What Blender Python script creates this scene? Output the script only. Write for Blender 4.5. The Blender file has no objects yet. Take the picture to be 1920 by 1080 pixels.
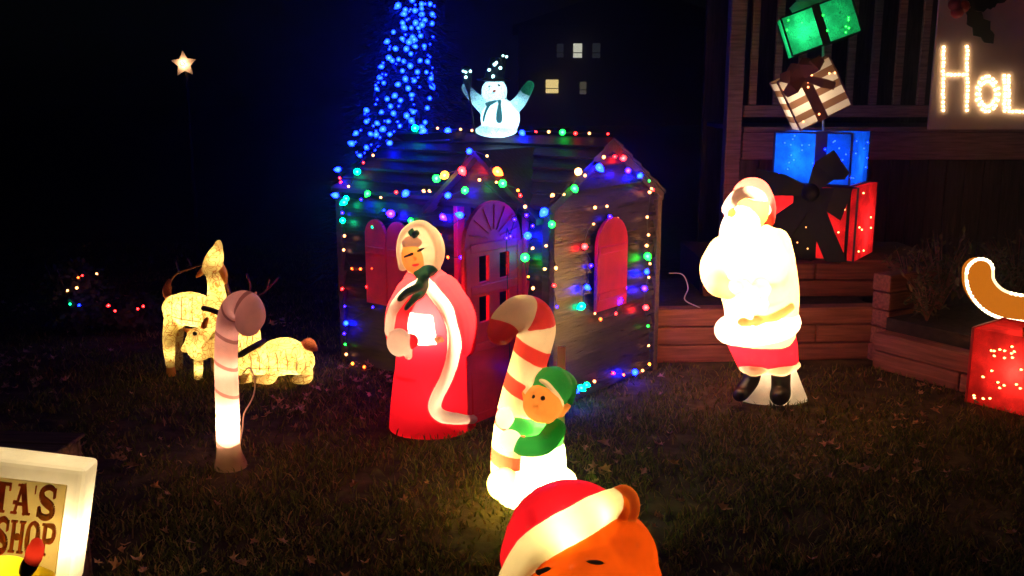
import bpy, bmesh, math, random
import numpy as np
from mathutils import Vector, Matrix
from mathutils.bvhtree import BVHTree

random.seed(7); rng = np.random.default_rng(7)
S = bpy.context.scene
COL = S.collection

# ------------------------------------------------------------------ camera, sky, moonlight, exposure
EYE, PITCH, FPX = 1.6, math.radians(11.4), 1750.0
cam_d = bpy.data.cameras.new('camera'); cam = bpy.data.objects.new('camera', cam_d); COL.objects.link(cam)
cam.location = (0, 0, EYE); cam.rotation_euler = (math.pi/2 - PITCH, 0, 0)
cam_d.sensor_width = 36.0; cam_d.lens = 36.0*FPX/1920.0; cam_d.clip_start = 0.05; cam_d.clip_end = 2000
S.camera = cam
W = bpy.data.worlds.new('World'); S.world = W; W.use_nodes = True
wn = W.node_tree.nodes; wl = W.node_tree.links
sky = wn.new('ShaderNodeTexSky'); sky.sky_type = 'NISHITA'; sky.sun_disc = False
sky.sun_elevation = math.radians(32); sky.sun_rotation = math.radians(150)
wl.new(sky.outputs[0], wn['Background'].inputs[0]); wn['Background'].inputs[1].default_value = 0.00016
sun_d = bpy.data.lights.new('moon', 'SUN'); sun_d.energy = 0.003; sun_d.angle = math.radians(4); sun_d.color = (0.85, 0.9, 1)
sun = bpy.data.objects.new('moon', sun_d); COL.objects.link(sun)
sun.rotation_euler = (math.radians(58), 0, math.radians(30))
S.view_settings.view_transform = 'Standard'; S.view_settings.look = 'None'
S.view_settings.exposure = 0.0; S.view_settings.gamma = 1.0; S.view_settings.use_curve_mapping = False
S.render.engine = 'CYCLES'
S.cycles.use_denoising = True; S.cycles.use_light_tree = True
S.cycles.max_bounces = 6; S.cycles.diffuse_bounces = 4; S.cycles.transmission_bounces = 4
S.cycles.transparent_max_bounces = 12; S.cycles.caustics_reflective = False; S.cycles.caustics_refractive = False
S.cycles.sample_clamp_indirect = 6.0

# ------------------------------------------------------------------ placing helpers (survey of the yard from the standpoint)
FW = np.array([0, math.cos(PITCH), -math.sin(PITCH)]); UP = np.array([0, math.sin(PITCH), math.cos(PITCH)])
OO = np.array([0, 0, EYE])
def ray(u, v): return FW + np.array([(u-960)/FPX, 0, 0]) + UP*(540-v)/FPX
def PZ(u, v, z=0.0): d = ray(u, v); return OO + d*((z-EYE)/d[2])
def PY(u, v, Y): d = ray(u, v); return OO + d*(Y/d[1])
def PN(u, v, P0, n): d = ray(u, v); return OO + d*(((np.array(P0)-OO)@np.array(n))/(d@np.array(n)))
def mpp(Y, z=0.5): return (Y*math.cos(PITCH) + (EYE-z)*math.sin(PITCH))/FPX

# ------------------------------------------------------------------ materials
MATS = {}
def nodes(name):
    m = bpy.data.materials.new(name); m.use_nodes = True
    nt = m.node_tree; nt.nodes.clear()
    out = nt.nodes.new('ShaderNodeOutputMaterial')
    return m, nt, out
def rgba(c): return (c[0], c[1], c[2], 1.0)
def varied(nt, c, amt=0.25, scale=6.0, stretch=(1, 1, 1), detail=4):
    """base colour with a little blotchy variation"""
    tc = nt.nodes.new('ShaderNodeTexCoord'); mp = nt.nodes.new('ShaderNodeMapping'); mp.inputs['Scale'].default_value = stretch
    nz = nt.nodes.new('ShaderNodeTexNoise'); nz.inputs['Scale'].default_value = scale; nz.inputs['Detail'].default_value = detail
    nt.links.new(tc.outputs['Object'], mp.inputs[0]); nt.links.new(mp.outputs[0], nz.inputs['Vector'])
    cr = nt.nodes.new('ShaderNodeValToRGB')
    cr.color_ramp.elements[0].position = 0.3; cr.color_ramp.elements[1].position = 0.72
    cr.color_ramp.elements[0].color = rgba([x*(1-amt) for x in c]); cr.color_ramp.elements[1].color = rgba([min(1, x*(1+amt)) for x in c])
    nt.links.new(nz.outputs['Fac'], cr.inputs[0])
    return cr.outputs[0], nz, mp
def solid(name, c, rough=0.7, amt=0.2, scale=6, stretch=(1, 1, 1), bump=0.0, spec=0.3):
    if name in MATS: return MATS[name]
    m, nt, out = nodes(name)
    col, nz, mp = varied(nt, c, amt, scale, stretch)
    b = nt.nodes.new('ShaderNodeBsdfPrincipled'); b.inputs['Roughness'].default_value = rough
    b.inputs['Specular IOR Level'].default_value = spec
    nt.links.new(col, b.inputs['Base Color'])
    if bump:
        bp = nt.nodes.new('ShaderNodeBump'); bp.inputs['Strength'].default_value = bump; bp.inputs['Distance'].default_value = 0.01
        nt.links.new(nz.outputs['Fac'], bp.inputs['Height']); nt.links.new(bp.outputs[0], b.inputs['Normal'])
    nt.links.new(b.outputs[0], out.inputs[0]); MATS[name] = m; return m
def wood(name, c, rough=0.8, grain=(1.5, 22, 22), spec=0.15, bump=0.5):
    return solid(name, c, rough, 0.4, 3.0, grain, bump, spec)
def shell_mat(name, c, trans=0.7, gloss=0.05, amt=0.12, scale=9):
    """thin painted plastic that lets a bulb inside shine through"""
    if name in MATS: return MATS[name]
    m, nt, out = nodes(name)
    col, nz, mp = varied(nt, c, amt, scale)
    wn2 = nt.nodes.new('ShaderNodeTexNoise'); wn2.inputs['Scale'].default_value = 34; wn2.inputs['Detail'].default_value = 8; wn2.inputs['Roughness'].default_value = .7
    nt.links.new(mp.outputs[0], wn2.inputs['Vector']); wr_ = nt.nodes.new('ShaderNodeValToRGB'); wr_.color_ramp.elements[0].position = .60; wr_.color_ramp.elements[1].position = .70; wr_.color_ramp.elements[1].color = (.45, .45, .45, 1)
    nt.links.new(wn2.outputs['Fac'], wr_.inputs[0]); wm_ = nt.nodes.new('ShaderNodeMix'); wm_.data_type = 'RGBA'; nt.links.new(wr_.outputs[0], wm_.inputs[0]); nt.links.new(col, wm_.inputs[6])
    wm_.inputs[7].default_value = rgba([.6*x+.14*q for x, q in zip(c, (.8, .6, .42))]); col = wm_.outputs[2]   # scuffed, worn paint
    t = nt.nodes.new('ShaderNodeBsdfTranslucent'); d = nt.nodes.new('ShaderNodeBsdfDiffuse'); g = nt.nodes.new('ShaderNodeBsdfGlossy')
    g.inputs['Roughness'].default_value = 0.35
    nt.links.new(col, t.inputs[0]); nt.links.new(col, d.inputs[0])
    m1 = nt.nodes.new('ShaderNodeMixShader'); m1.inputs[0].default_value = trans
    nt.links.new(d.outputs[0], m1.inputs[1]); nt.links.new(t.outputs[0], m1.inputs[2])
    m2 = nt.nodes.new('ShaderNodeMixShader'); m2.inputs[0].default_value = gloss
    nt.links.new(m1.outputs[0], m2.inputs[1]); nt.links.new(g.outputs[0], m2.inputs[2])
    nt.links.new(m2.outputs[0], out.inputs[0]); MATS[name] = m; return m
def mesh_fabric(name, c, line, trans=0.75, scale=26.0, lw=0.06):
    """glitter cloth stretched over a frame: wrinkle and thread lines in the cloth"""
    if name in MATS: return MATS[name]
    m, nt, out = nodes(name)
    col, nz, mp = varied(nt, c, 0.45, 11)
    vo = nt.nodes.new('ShaderNodeTexVoronoi'); vo.feature = 'DISTANCE_TO_EDGE'; vo.inputs['Scale'].default_value = scale
    nz2 = nt.nodes.new('ShaderNodeTexNoise'); nz2.inputs['Scale'].default_value = 7
    add = nt.nodes.new('ShaderNodeVectorMath'); add.operation = 'ADD'
    nt.links.new(mp.outputs[0], nz2.inputs['Vector']); nt.links.new(mp.outputs[0], add.inputs[0]); nt.links.new(nz2.outputs['Color'], add.inputs[1])
    nt.links.new(add.outputs[0], vo.inputs['Vector'])
    cr = nt.nodes.new('ShaderNodeValToRGB'); cr.color_ramp.elements[0].position = lw*0.3; cr.color_ramp.elements[1].position = lw
    nt.links.new(vo.outputs['Distance'], cr.inputs[0])
    mx = nt.nodes.new('ShaderNodeMix'); mx.data_type = 'RGBA'
    nt.links.new(cr.outputs[0], mx.inputs[0]); mx.inputs[6].default_value = rgba(line); nt.links.new(col, mx.inputs[7])
    t = nt.nodes.new('ShaderNodeBsdfTranslucent'); d = nt.nodes.new('ShaderNodeBsdfDiffuse')
    nt.links.new(mx.outputs[2], t.inputs[0]); nt.links.new(mx.outputs[2], d.inputs[0])
    m1 = nt.nodes.new('ShaderNodeMixShader'); m1.inputs[0].default_value = trans
    nt.links.new(d.outputs[0], m1.inputs[1]); nt.links.new(t.outputs[0], m1.inputs[2])
    nt.links.new(m1.outputs[0], out.inputs[0]); MATS[name] = m; return m
def glow(name, c, s):
    if name in MATS: return MATS[name]
    m, nt, out = nodes(name)
    e = nt.nodes.new('ShaderNodeEmission'); e.inputs[0].default_value = rgba(c); e.inputs[1].default_value = s
    nt.links.new(e.outputs[0], out.inputs[0]); m.cycles.emission_sampling = 'FRONT'; MATS[name] = m; return m
def glass_glow(name, c, s, clear=0.35):
    if name in MATS: return MATS[name]
    m, nt, out = nodes(name)
    e = nt.nodes.new('ShaderNodeEmission'); e.inputs[0].default_value = rgba(c); e.inputs[1].default_value = s
    t = nt.nodes.new('ShaderNodeBsdfTransparent'); t.inputs[0].default_value = rgba([0.5+0.5*x for x in c])
    mx = nt.nodes.new('ShaderNodeMixShader'); mx.inputs[0].default_value = clear
    nt.links.new(e.outputs[0], mx.inputs[1]); nt.links.new(t.outputs[0], mx.inputs[2]); m.cycles.emission_sampling = 'FRONT'
    nt.links.new(mx.outputs[0], out.inputs[0]); MATS[name] = m; return m

# ------------------------------------------------------------------ object helpers
def empty(name, loc=(0, 0, 0), rz=0.0, label=None, cat=None, group=None):
    o = bpy.data.objects.new(name, None); COL.objects.link(o); o.empty_display_size = 0.1
    o.location = tuple(loc); o.rotation_euler = (0, 0, rz)
    return tag(o, label, cat, group)
def tag(o, label=None, cat=None, group=None, kind=None):
    if label: o['label'] = label
    if cat: o['category'] = cat
    if group: o['group'] = group
    if kind: o['kind'] = kind
    return o
def obj(name, me, mat=None, parent=None, loc=(0, 0, 0), rot=(0, 0, 0)):
    if mat is not None and len(me.materials) == 0: me.materials.append(mat)
    o = bpy.data.objects.new(name, me); COL.objects.link(o)
    o.location = tuple(loc); o.rotation_euler = tuple(rot)
    if parent is not None: o.parent = parent
    return o
def mk(V, Fc, smooth=False, name='mesh'):
    me = bpy.data.meshes.new(name); me.from_pydata([tuple(map(float, v)) for v in V], [], [tuple(int(i) for i in f) for f in Fc])
    me.update()
    if smooth: me.polygons.foreach_set('use_smooth', [True]*len(me.polygons))
    return me
def join(parts):
    V, Fc, o = [], [], 0
    for v, f in parts:
        v = np.asarray(v, float); V.append(v); Fc += [tuple(int(i)+o for i in q) for q in f]; o += len(v)
    return np.vstack(V), Fc
def box(x0, x1, y0, y1, z0, z1):
    V = np.array([(x, y, z) for z in (z0, z1) for y in (y0, y1) for x in (x0, x1)], float)
    return V, [(0, 2, 3, 1), (4, 5, 7, 6), (0, 1, 5, 4), (2, 6, 7, 3), (0, 4, 6, 2), (1, 3, 7, 5)]
def bevel_mesh(V, Fc, w=0.006, seg=1):
    bm = bmesh.new(); vs = [bm.verts.new(tuple(v)) for v in V]
    for f in Fc: bm.faces.new([vs[i] for i in f])
    bmesh.ops.recalc_face_normals(bm, faces=bm.faces)
    bmesh.ops.bevel(bm, geom=list(bm.edges), offset=w, segments=seg, affect='EDGES', profile=0.6)
    me = bpy.data.meshes.new('mesh'); bm.to_mesh(me); bm.free(); return me
def bbox_mesh(x0, x1, y0, y1, z0, z1, w=0.006): return bevel_mesh(*box(x0, x1, y0, y1, z0, z1), w=w)
def catmull(P, sub=6):
    P = [np.asarray(p, float) for p in P]
    if len(P) < 3: return [P[0]+(P[-1]-P[0])*t for t in np.linspace(0, 1, sub+1)]
    Q = [2*P[0]-P[1]]+P+[2*P[-1]-P[-2]]; out = []
    for i in range(1, len(Q)-2):
        for k in range(sub):
            t = k/sub; a, b, c, d = Q[i-1], Q[i], Q[i+1], Q[i+2]
            out.append(0.5*((2*b)+(c-a)*t+(2*a-5*b+4*c-d)*t*t+(3*b-a-3*c+d)*t**3))
    out.append(P[-1]); return out
def tube(P, R, n=14, sub=6, round_ends=True):
    """tapered tube along a smooth path"""
    if np.isscalar(R): R = [R]*len(P)
    X = [np.append(np.asarray(p, float), r) for p, r in zip(P, R)]
    X = catmull(X, sub)
    C = [x[:3] for x in X]; r = [max(1e-4, x[3]) for x in X]
    T = [C[min(i+1, len(C)-1)]-C[max(i-1, 0)] for i in range(len(C))]; T = [t/(np.linalg.norm(t)+1e-9) for t in T]
    if round_ends:
        pre, post = [], []
        for a in (0.98, 0.85, 0.55):
            pre.append((C[0]-T[0]*r[0]*a, r[0]*math.sqrt(max(0, 1-a*a))+1e-4)); post.append((C[-1]+T[-1]*r[-1]*a, r[-1]*math.sqrt(max(0, 1-a*a))+1e-4))
        post.reverse()
        C = [p[0] for p in pre]+C+[p[0] for p in post]; T = [T[0]]*3+T+[T[-1]]*3; r = [p[1] for p in pre]+r+[p[1] for p in post]
    ref = np.array([0, 1, 0.0]) if abs(T[0][1]) < 0.9 else np.array([1.0, 0, 0])
    N = np.cross(T[0], ref); N /= np.linalg.norm(N); V, Fc = [], []
    for i, (c, t) in enumerate(zip(C, T)):
        N = N-t*(N@t); N /= np.linalg.norm(N)+1e-9; B = np.cross(t, N)
        for k in range(n):
            a = 2*math.pi*k/n; V.append(c+r[i]*(math.cos(a)*N+math.sin(a)*B))
    m = len(C)
    for i in range(m-1):
        for k in range(n): Fc.append((i*n+k, i*n+(k+1) % n, (i+1)*n+(k+1) % n, (i+1)*n+k))
    Fc.append(tuple(range(n-1, -1, -1))); Fc.append(tuple((m-1)*n+k for k in range(n)))
    return np.array(V), Fc
def ell(c, r, rot=None, nu=22, nv=14):
    if np.isscalar(r): r = (r, r, r)
    V, Fc = [], []
    for i in range(1, nv):
        th = math.pi*i/nv
        for k in range(nu):
            a = 2*math.pi*k/nu; V.append((math.sin(th)*math.cos(a)*r[0], math.sin(th)*math.sin(a)*r[1], math.cos(th)*r[2]))
    V.append((0, 0, r[2])); V.append((0, 0, -r[2])); V = np.array(V)
    for i in range(nv-2):
        for k in range(nu): Fc.append((i*nu+k, (i+1)*nu+k, (i+1)*nu+(k+1) % nu, i*nu+(k+1) % nu))
    t, b = len(V)-2, len(V)-1
    for k in range(nu): Fc.append((t, k, (k+1) % nu)); Fc.append((b, (nv-2)*nu+(k+1) % nu, (nv-2)*nu+k))
    if rot is not None: V = V@np.array(Matrix.Rotation(rot[0], 3, rot[1])).T
    return V+np.asarray(c, float), Fc
def loft(secs, n=32):
    """stack of ellipses: (centre, rx, ry)"""
    X = catmull([np.array([*c, rx, ry]) for c, rx, ry in secs], 4); V, Fc = [], []
    for x in X:
        for k in range(n):
            a = 2*math.pi*k/n; V.append((x[0]+x[3]*math.cos(a), x[1]+x[4]*math.sin(a), x[2]))
    m = len(X)
    for i in range(m-1):
        for k in range(n): Fc.append((i*n+k, i*n+(k+1) % n, (i+1)*n+(k+1) % n, (i+1)*n+k))
    Fc.append(tuple(range(n-1, -1, -1))); Fc.append(tuple((m-1)*n+k for k in range(n)))
    return np.array(V), Fc
def prism(poly, y0, y1):
    """polygon in x,z extruded along y"""
    n = len(poly); V = [(x, y0, z) for x, z in poly]+[(x, y1, z) for x, z in poly]
    Fc = [tuple(range(n)), tuple(range(2*n-1, n-1, -1))]+[(i, i+n, (i+1) % n+n, (i+1) % n) for i in range(n)]
    return np.array(V, float), Fc
def lamp(name, loc, watts, color, parent=None, size=0.025):
    d = bpy.data.lights.new(name, 'POINT'); d.energy = watts; d.color = color; d.shadow_soft_size = size
    o = bpy.data.objects.new(name, d); COL.objects.link(o); o.location = tuple(loc)
    if parent is not None: o.parent = parent
    return o

class Fig:
    """a hollow moulded figure: tagged volumes fused to one skin, then cut into its painted parts"""
    def __init__(s, name, u, v, label, cat, z=0.0, group=None, base=None):
        s.base = np.array(base if base is not None else PZ(u, v, z)); s.Y = s.base[1]
        s.root = empty(name, s.base, 0, label, cat, group); s.prims = []; s.k = mpp(s.Y, 0.5+z)
    def p(s, u, v, dy=0.0): return PY(u, v, s.Y+dy)-s.base
    def add(s, t, vf): s.prims.append((t, np.asarray(vf[0], float), vf[1])); return s
    def ell(s, t, u, v, ru, rv, rd=None, dy=0.0, rot=None):
        k = s.k; return s.add(t, ell(s.p(u, v, dy), (ru*k, (rd if rd is not None else min(ru, rv))*k, rv*k), rot))
    def tube(s, t, pts, R, n=16):
        k = s.k; R = [r*k for r in (R if not np.isscalar(R) else [R]*len(pts))]
        return s.add(t, tube([s.p(*q) for q in pts], R, n))
    def loft(s, t, secs, flat=0.75):
        k = s.k; return s.add(t, loft([(s.p(c[0], c[1], c[3] if len(c) > 3 else 0), c[2]*k, c[2]*k*flat) for c in secs]))
    def front(s, u, v, lift=0.0):
        """a point on the front of what has been built so far"""
        if getattr(s, '_n', -1) != len(s.prims):
            V, Fc = join([(a, b) for _, a, b in s.prims]); s._b = BVHTree.FromPolygons([tuple(q) for q in V], Fc); s._n = len(s.prims)
        d = ray(u, v); o = OO-s.base; h = s._b.ray_cast(Vector(o), Vector(d))
        if h[0] is None: return s.p(u, v, 0)
        return np.array(h[0])-d/np.linalg.norm(d)*lift
    def ftube(s, t, pts, R, lift=0.0, n=12):
        k = s.k; P = [s.front(u, v, lift) for u, v in pts]
        return s.add(t, tube(P, [r*k for r in (R if not np.isscalar(R) else [R]*len(pts))], n))
    def fell(s, t, u, v, ru, rv, rd, lift=0.0, rot=None):
        k = s.k; return s.add(t, ell(s.front(u, v, lift), (ru*k, rd*k, rv*k), rot))
    def build(s, mats, voxel=0.007, smooth=3, paint=None):
        V, Fc, tg = [], [], []; o = 0; names = []
        for t, a, b in s.prims:
            if t not in names: names.append(t)
            V.append(a); Fc += [tuple(i+o for i in f) for f in b]; tg += [names.index(t)]*len(b); o += len(a)
        V = np.vstack(V); src = mk(V, Fc); tmp = bpy.data.objects.new('tmp', src); COL.objects.link(tmp)
        md = tmp.modifiers.new('r', 'REMESH'); md.mode = 'VOXEL'; md.voxel_size = voxel
        if smooth: ms = tmp.modifiers.new('s', 'SMOOTH'); ms.factor = 0.5; ms.iterations = smooth
        dg = bpy.context.evaluated_depsgraph_get(); dg.update(); me = bpy.data.meshes.new_from_object(tmp.evaluated_get(dg))
        bpy.data.objects.remove(tmp); bpy.data.meshes.remove(src)
        bvh = BVHTree.FromPolygons([tuple(q) for q in V], Fc)
        nv = len(me.vertices); co = np.empty(nv*3); me.vertices.foreach_get('co', co); co = co.reshape(-1, 3)
        no = np.empty(nv*3); me.vertices.foreach_get('normal', no); no = no.reshape(-1, 3)
        by = {}; lab = []; polys = []; ef = {}
        for pl in me.polygons:
            c = pl.center; h = bvh.find_nearest(c); t = names[tg[h[2]]] if h[0] is not None else names[0]
            if paint: t = paint(t, c, pl.normal)
            lab.append(t); polys.append(tuple(pl.vertices))
            for e in pl.edge_keys: ef.setdefault(e, []).append(pl.index)
        bpy.data.meshes.remove(me)
        nb = [[] for _ in polys]
        for e, fs in ef.items():
            if len(fs) == 2: nb[fs[0]].append(fs[1]); nb[fs[1]].append(fs[0])
        for _ in range(3):     # drop stray faces along the paint lines
            new = list(lab)
            for i, q in enumerate(nb):
                o = [lab[j] for j in q]; m_ = max(set(o), key=o.count) if o else lab[i]
                if o.count(m_) >= 3: new[i] = m_
            lab = new
        be = [e for e, fs in ef.items() if len(fs) == 2 and lab[fs[0]] != lab[fs[1]]]
        adj = {}
        for a, b_ in be: adj.setdefault(a, []).append(b_); adj.setdefault(b_, []).append(a)
        ks = [k_ for k_, q in adj.items() if len(q) == 2]
        if ks:                 # relax the paint lines along the skin
            ka = np.array(ks); n0 = np.array([adj[k_][0] for k_ in ks]); n1 = np.array([adj[k_][1] for k_ in ks])
            for _ in range(10):
                d = (co[n0]+co[n1])/2-co[ka]; d -= no[ka]*np.sum(d*no[ka], 1)[:, None]; co[ka] += .6*d
        for t, q in zip(lab, polys): by.setdefault(t, []).append(q)
        for t in [t for t in by if 'stripe' in t]:      # every stripe is a part of its own
            fs = by.pop(t); vf = {}
            for i, q in enumerate(fs):
                for v_ in q: vf.setdefault(v_, []).append(i)
            seen = set(); k_ = 0
            for i in range(len(fs)):
                if i in seen: continue
                st_, comp = [i], []; seen.add(i)
                while st_:
                    x = st_.pop(); comp.append(fs[x])
                    for v_ in fs[x]:
                        for y in vf[v_]:
                            if y not in seen: seen.add(y); st_.append(y)
                if len(comp) > 25: by[t+'#%d' % k_] = comp; k_ += 1
                else: by.setdefault(names[0], []).extend(comp)
        for t, fs in by.items():
            ids = np.unique(np.concatenate([np.array(f) for f in fs])); mp = {int(i): j for j, i in enumerate(ids)}
            m2 = mk(co[ids], [tuple(mp[i] for i in f) for f in fs], True)
            m2.normals_split_custom_set_from_vertices([tuple(q) for q in no[ids]])
            key = t.split('#')[0]; obj(key, m2, mats[t] if t in mats else mats[key], s.root)
        return s.root
    def lamp(s, u, v, watts, color, dy=0.0): return lamp('inner_light', s.p(u, v, dy), watts, color, s.root)  # used for a figure's own bulb and for fill lamps added beside it

WARM = (1.0, 0.78, 0.5)

# ================================================================== SETTING: lawn
def lawn_z(x, y): return 0.0
m, nt, out = nodes('lawn_soil')
col, nz, mp = varied(nt, (0.065, 0.05, 0.024), 0.5, 9.0, (1, 1, 1), 6)
b = nt.nodes.new('ShaderNodeBsdfPrincipled'); b.inputs['Roughness'].default_value = 1; b.inputs['Specular IOR Level'].default_value = 0.05
bp = nt.nodes.new('ShaderNodeBump'); bp.inputs['Strength'].default_value = 1; bp.inputs['Distance'].default_value = 0.03
nt.links.new(col, b.inputs[0]); nt.links.new(nz.outputs['Fac'], bp.inputs['Height']); nt.links.new(bp.outputs[0], b.inputs['Normal']); nt.links.new(b.outputs[0], out.inputs[0])
tag(obj('lawn', mk([(-250, -60, 0), (250, -60, 0), (250, 400, 0), (-250, 400, 0)], [(0, 1, 2, 3)]), m), 'dark night lawn reaching to the horizon', kind='structure')

# grass
def grass():
    n = 260000
    y = 1.7+8.8*rng.random(n)**1.7; x = (rng.random(n)*2-1)*(0.62*y+0.6)
    # leave out what stands on the house and timber beds
    keep = ~((x > 1.05) & (y > 5.5)); lx = (x+1.0105)*0.778-(y-5.591)*0.628; ly = (x+1.0105)*0.628+(y-5.591)*0.778
    keep &= ~((lx > 0) & (lx < 1.53) & (ly > 0) & (ly < 1.03))
    pn = np.sin(x*5.3+2*np.sin(y*3.1))*np.cos(y*6.1+1.5*np.sin(x*4.3))+.6*np.sin(x*13+y*9)*np.sin(y*15-x*7)
    keep &= rng.random(n) < np.clip(.62+.55*pn, .12, 1)
    x, y = x[keep], y[keep]; n = len(x)
    patch = 0.5+0.5*np.sin(x*3.1+1.3*np.sin(y*2.3))*np.cos(y*2.7+np.sin(x*1.7))
    h = (0.016+0.03*rng.random(n))*(0.55+0.75*patch); a = rng.random(n)*2*np.pi; w = 0.0022+0.0022*rng.random(n); ln = h*(0.2+1.2*rng.random(n)); la = rng.random(n)*2*np.pi
    dx, dy = np.cos(a)*w, np.sin(a)*w; ox, oy = np.cos(la)*ln, np.sin(la)*ln; z0 = np.zeros(n)
    P = np.stack([np.stack([x-dx, y-dy, z0], 1), np.stack([x+dx, y+dy, z0], 1),
                  np.stack([x+dx*.8+ox*.35, y+dy*.8+oy*.35, h*.62], 1), np.stack([x-dx*.8+ox*.35, y-dy*.8+oy*.35, h*.62], 1),
                  np.stack([x+ox, y+oy, h], 1)], 1).reshape(-1, 3)
    i = np.arange(n)*5; T = np.stack([i, i+1, i+2, i, i+2, i+3, i+3, i+2, i+4], 1).reshape(-1)
    me = bpy.data.meshes.new('grass'); me.vertices.add(len(P)); me.vertices.foreach_set('co', P.ravel())
    me.loops.add(len(T)); me.loops.foreach_set('vertex_index', T.astype(np.int32)); me.polygons.add(3*n)
    me.polygons.foreach_set('loop_start', np.arange(3*n, dtype=np.int32)*3); me.update(calc_edges=True)
    at = me.attributes.new('tone', 'FLOAT', 'POINT'); at.data.foreach_set('value', np.repeat(rng.random(n), 5).astype(np.float32))
    m, nt, out = nodes('grass_blade'); at = nt.nodes.new('ShaderNodeAttribute'); at.attribute_name = 'tone'
    cr = nt.nodes.new('ShaderNodeValToRGB'); e = cr.color_ramp.elements
    e[0].color = (0.085, 0.11, 0.025, 1); e[1].color = (0.34, 0.22, 0.10, 1); e[1].position = 1; k = cr.color_ramp.elements.new(0.6); k.color = (0.17, 0.18, 0.04, 1)
    d = nt.nodes.new('ShaderNodeBsdfDiffuse'); t = nt.nodes.new('ShaderNodeBsdfTranslucent'); mx = nt.nodes.new('ShaderNodeMixShader'); mx.inputs[0].default_value = 0.3
    nt.links.new(at.outputs['Fac'], cr.inputs[0]); nt.links.new(cr.outputs[0], d.inputs[0]); nt.links.new(cr.outputs[0], t.inputs[0])
    nt.links.new(d.outputs[0], mx.inputs[1]); nt.links.new(t.outputs[0], mx.inputs[2]); nt.links.new(mx.outputs[0], out.inputs[0])
    tag(obj('grass', me, m), 'short patchy lawn grass in the dark', 'grass', kind='stuff')
grass()

# fallen leaves
def leaves():
    out = []
    shape = [(0, -1), (.35, -.55), (.8, -.6), (.55, -.1), (.9, .35), (.4, .35), (0, 1), (-.4, .35), (-.9, .35), (-.55, -.1), (-.8, -.6), (-.35, -.55)]
    drifts = [((random.random()*2-1)*(.6*yy+.2), yy) for yy in (2.4+4.8*random.random() for _ in range(26))]
    for i in range(640):
        y = 2.3+5.5*random.random()**1.2; x = (random.random()*2-1)*(0.6*y+.3)
        if i % 3: dx, dy = random.choice(drifts); x, y = dx+random.gauss(0, .16), dy+random.gauss(0, .14)
        lx = (x+1.0105)*.778-(y-5.591)*.628; ly = (x+1.0105)*.628+(y-5.591)*.778
        if 0 < lx < 1.53 and 0 < ly < 1.03: continue
        if x > 1.1 and y > 5.5: continue
        s = random.uniform(.013, .034); a = random.random()*6.28; tl = random.uniform(-.6, .6); c = random.uniform(.3, 1.2)
        V = [(0, 0, .0)]
        for px, py in shape: jj = random.uniform(.5, 1.1); V.append((px*s*jj, py*s*jj, c*s*px*px*.9+random.uniform(0, .25)*s))
        V = np.array(V)@np.array(Matrix.Rotation(tl, 3, 'X')@Matrix.Rotation(random.uniform(-.5, .5), 3, 'Y')).T
        V = V@np.array(Matrix.Rotation(a, 3, 'Z')).T; V[:, 2] += random.uniform(.015, .035)-min(0, V[:, 2].min()); V += (x, y, 0)
        out.append((V, [(0, k+1, (k+1) % 12+1) for k in range(12)]))
    tag(obj('leaf_litter', mk(*join(out)), solid('dry_leaf', (.50, .28, .16), .8, .5, 14)), 'curled brown leaves scattered over the lawn', 'leaves', kind='stuff')
leaves()

# ================================================================== light string kit
BULB = {'B': (0.0006, 0.0032, 0.75), 'G': (0.0005, 0.10, 0.0030), 'C': (0.0, 0.10, 0.032), 'P': (0.004, 0.0005, 0.42), 'W': (0.12, 0.040, 0.011),
        'Y': (0.12, 0.032, 0.0014), 'R': (0.25, 0.0018, 0.002), 'O': (0.20, 0.014, 0.0012), 'I': (0.03, 0.06, 0.06), 'T': (0.0012, 0.0085, 0.75)}
CORE = {'B': (0.12, 0.35, 1.0), 'G': (0.5, 1.0, 0.75), 'C': (0.35, 1.0, 0.95), 'P': (0.85, 0.45, 1.0), 'W': (1.0, 0.85, 0.65),
        'Y': (1.0, 0.9, 0.5), 'R': (1.0, 0.6, 0.5), 'O': (1.0, 0.7, 0.4), 'I': (0.7, 1.0, 1.0), 'T': (0.12, 0.45, 1.0)}
BMESH = {}
def bulb_mesh(c):
    """upper case: big faceted cone bulb; lower case: mini bulb. glass, hot core and socket in one piece"""
    if c in BMESH: return BMESH[c]
    big = c.isupper(); K = c.upper()
    r = 0.0205 if big else 0.0088; L = 0.055 if big else 0.022; n = 8
    prof = [(0, .45), (.12, .8), (.35, 1), (.6, .8), (.85, .4), (1, .05)]; V, Fc = [], []
    for t, q in prof:
        for k in range(n): a = 6.2832*k/n; V.append((r*q*math.cos(a), r*q*math.sin(a), t*L))
    for i in range(len(prof)-1):
        for k in range(n): Fc.append((i*n+k, i*n+(k+1) % n, (i+1)*n+(k+1) % n, (i+1)*n+k))
    c1 = ell((0, 0, L*.38), (r*.34, r*.34, L*.16), None, 8, 5); c2 = tube([(0, 0, -.016 if big else -.01), (0, 0, .001)], r*.55, 8, 1, False)
    V2, F2 = join([(np.array(V), Fc), c1, c2]); me = mk(V2, F2, True)
    me.materials.append(glass_glow('glass_'+c, BULB[K], 60.0 if c == 'T' else 230.0 if big else 95.0)); me.materials.append(glow('core_'+c, CORE[K], 10.0 if big else 12.0)); me.materials.append(solid('socket', (.01, .03, .015)))
    n1, n2 = len(Fc), len(Fc)+len(c1[1])
    me.polygons.foreach_set('material_index', [0 if i < n1 else (1 if i < n2 else 2) for i in range(len(F2))]); BMESH[c] = me
    return me
WIRE = solid('wire', (.012, .03, .016), .6)
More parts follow.
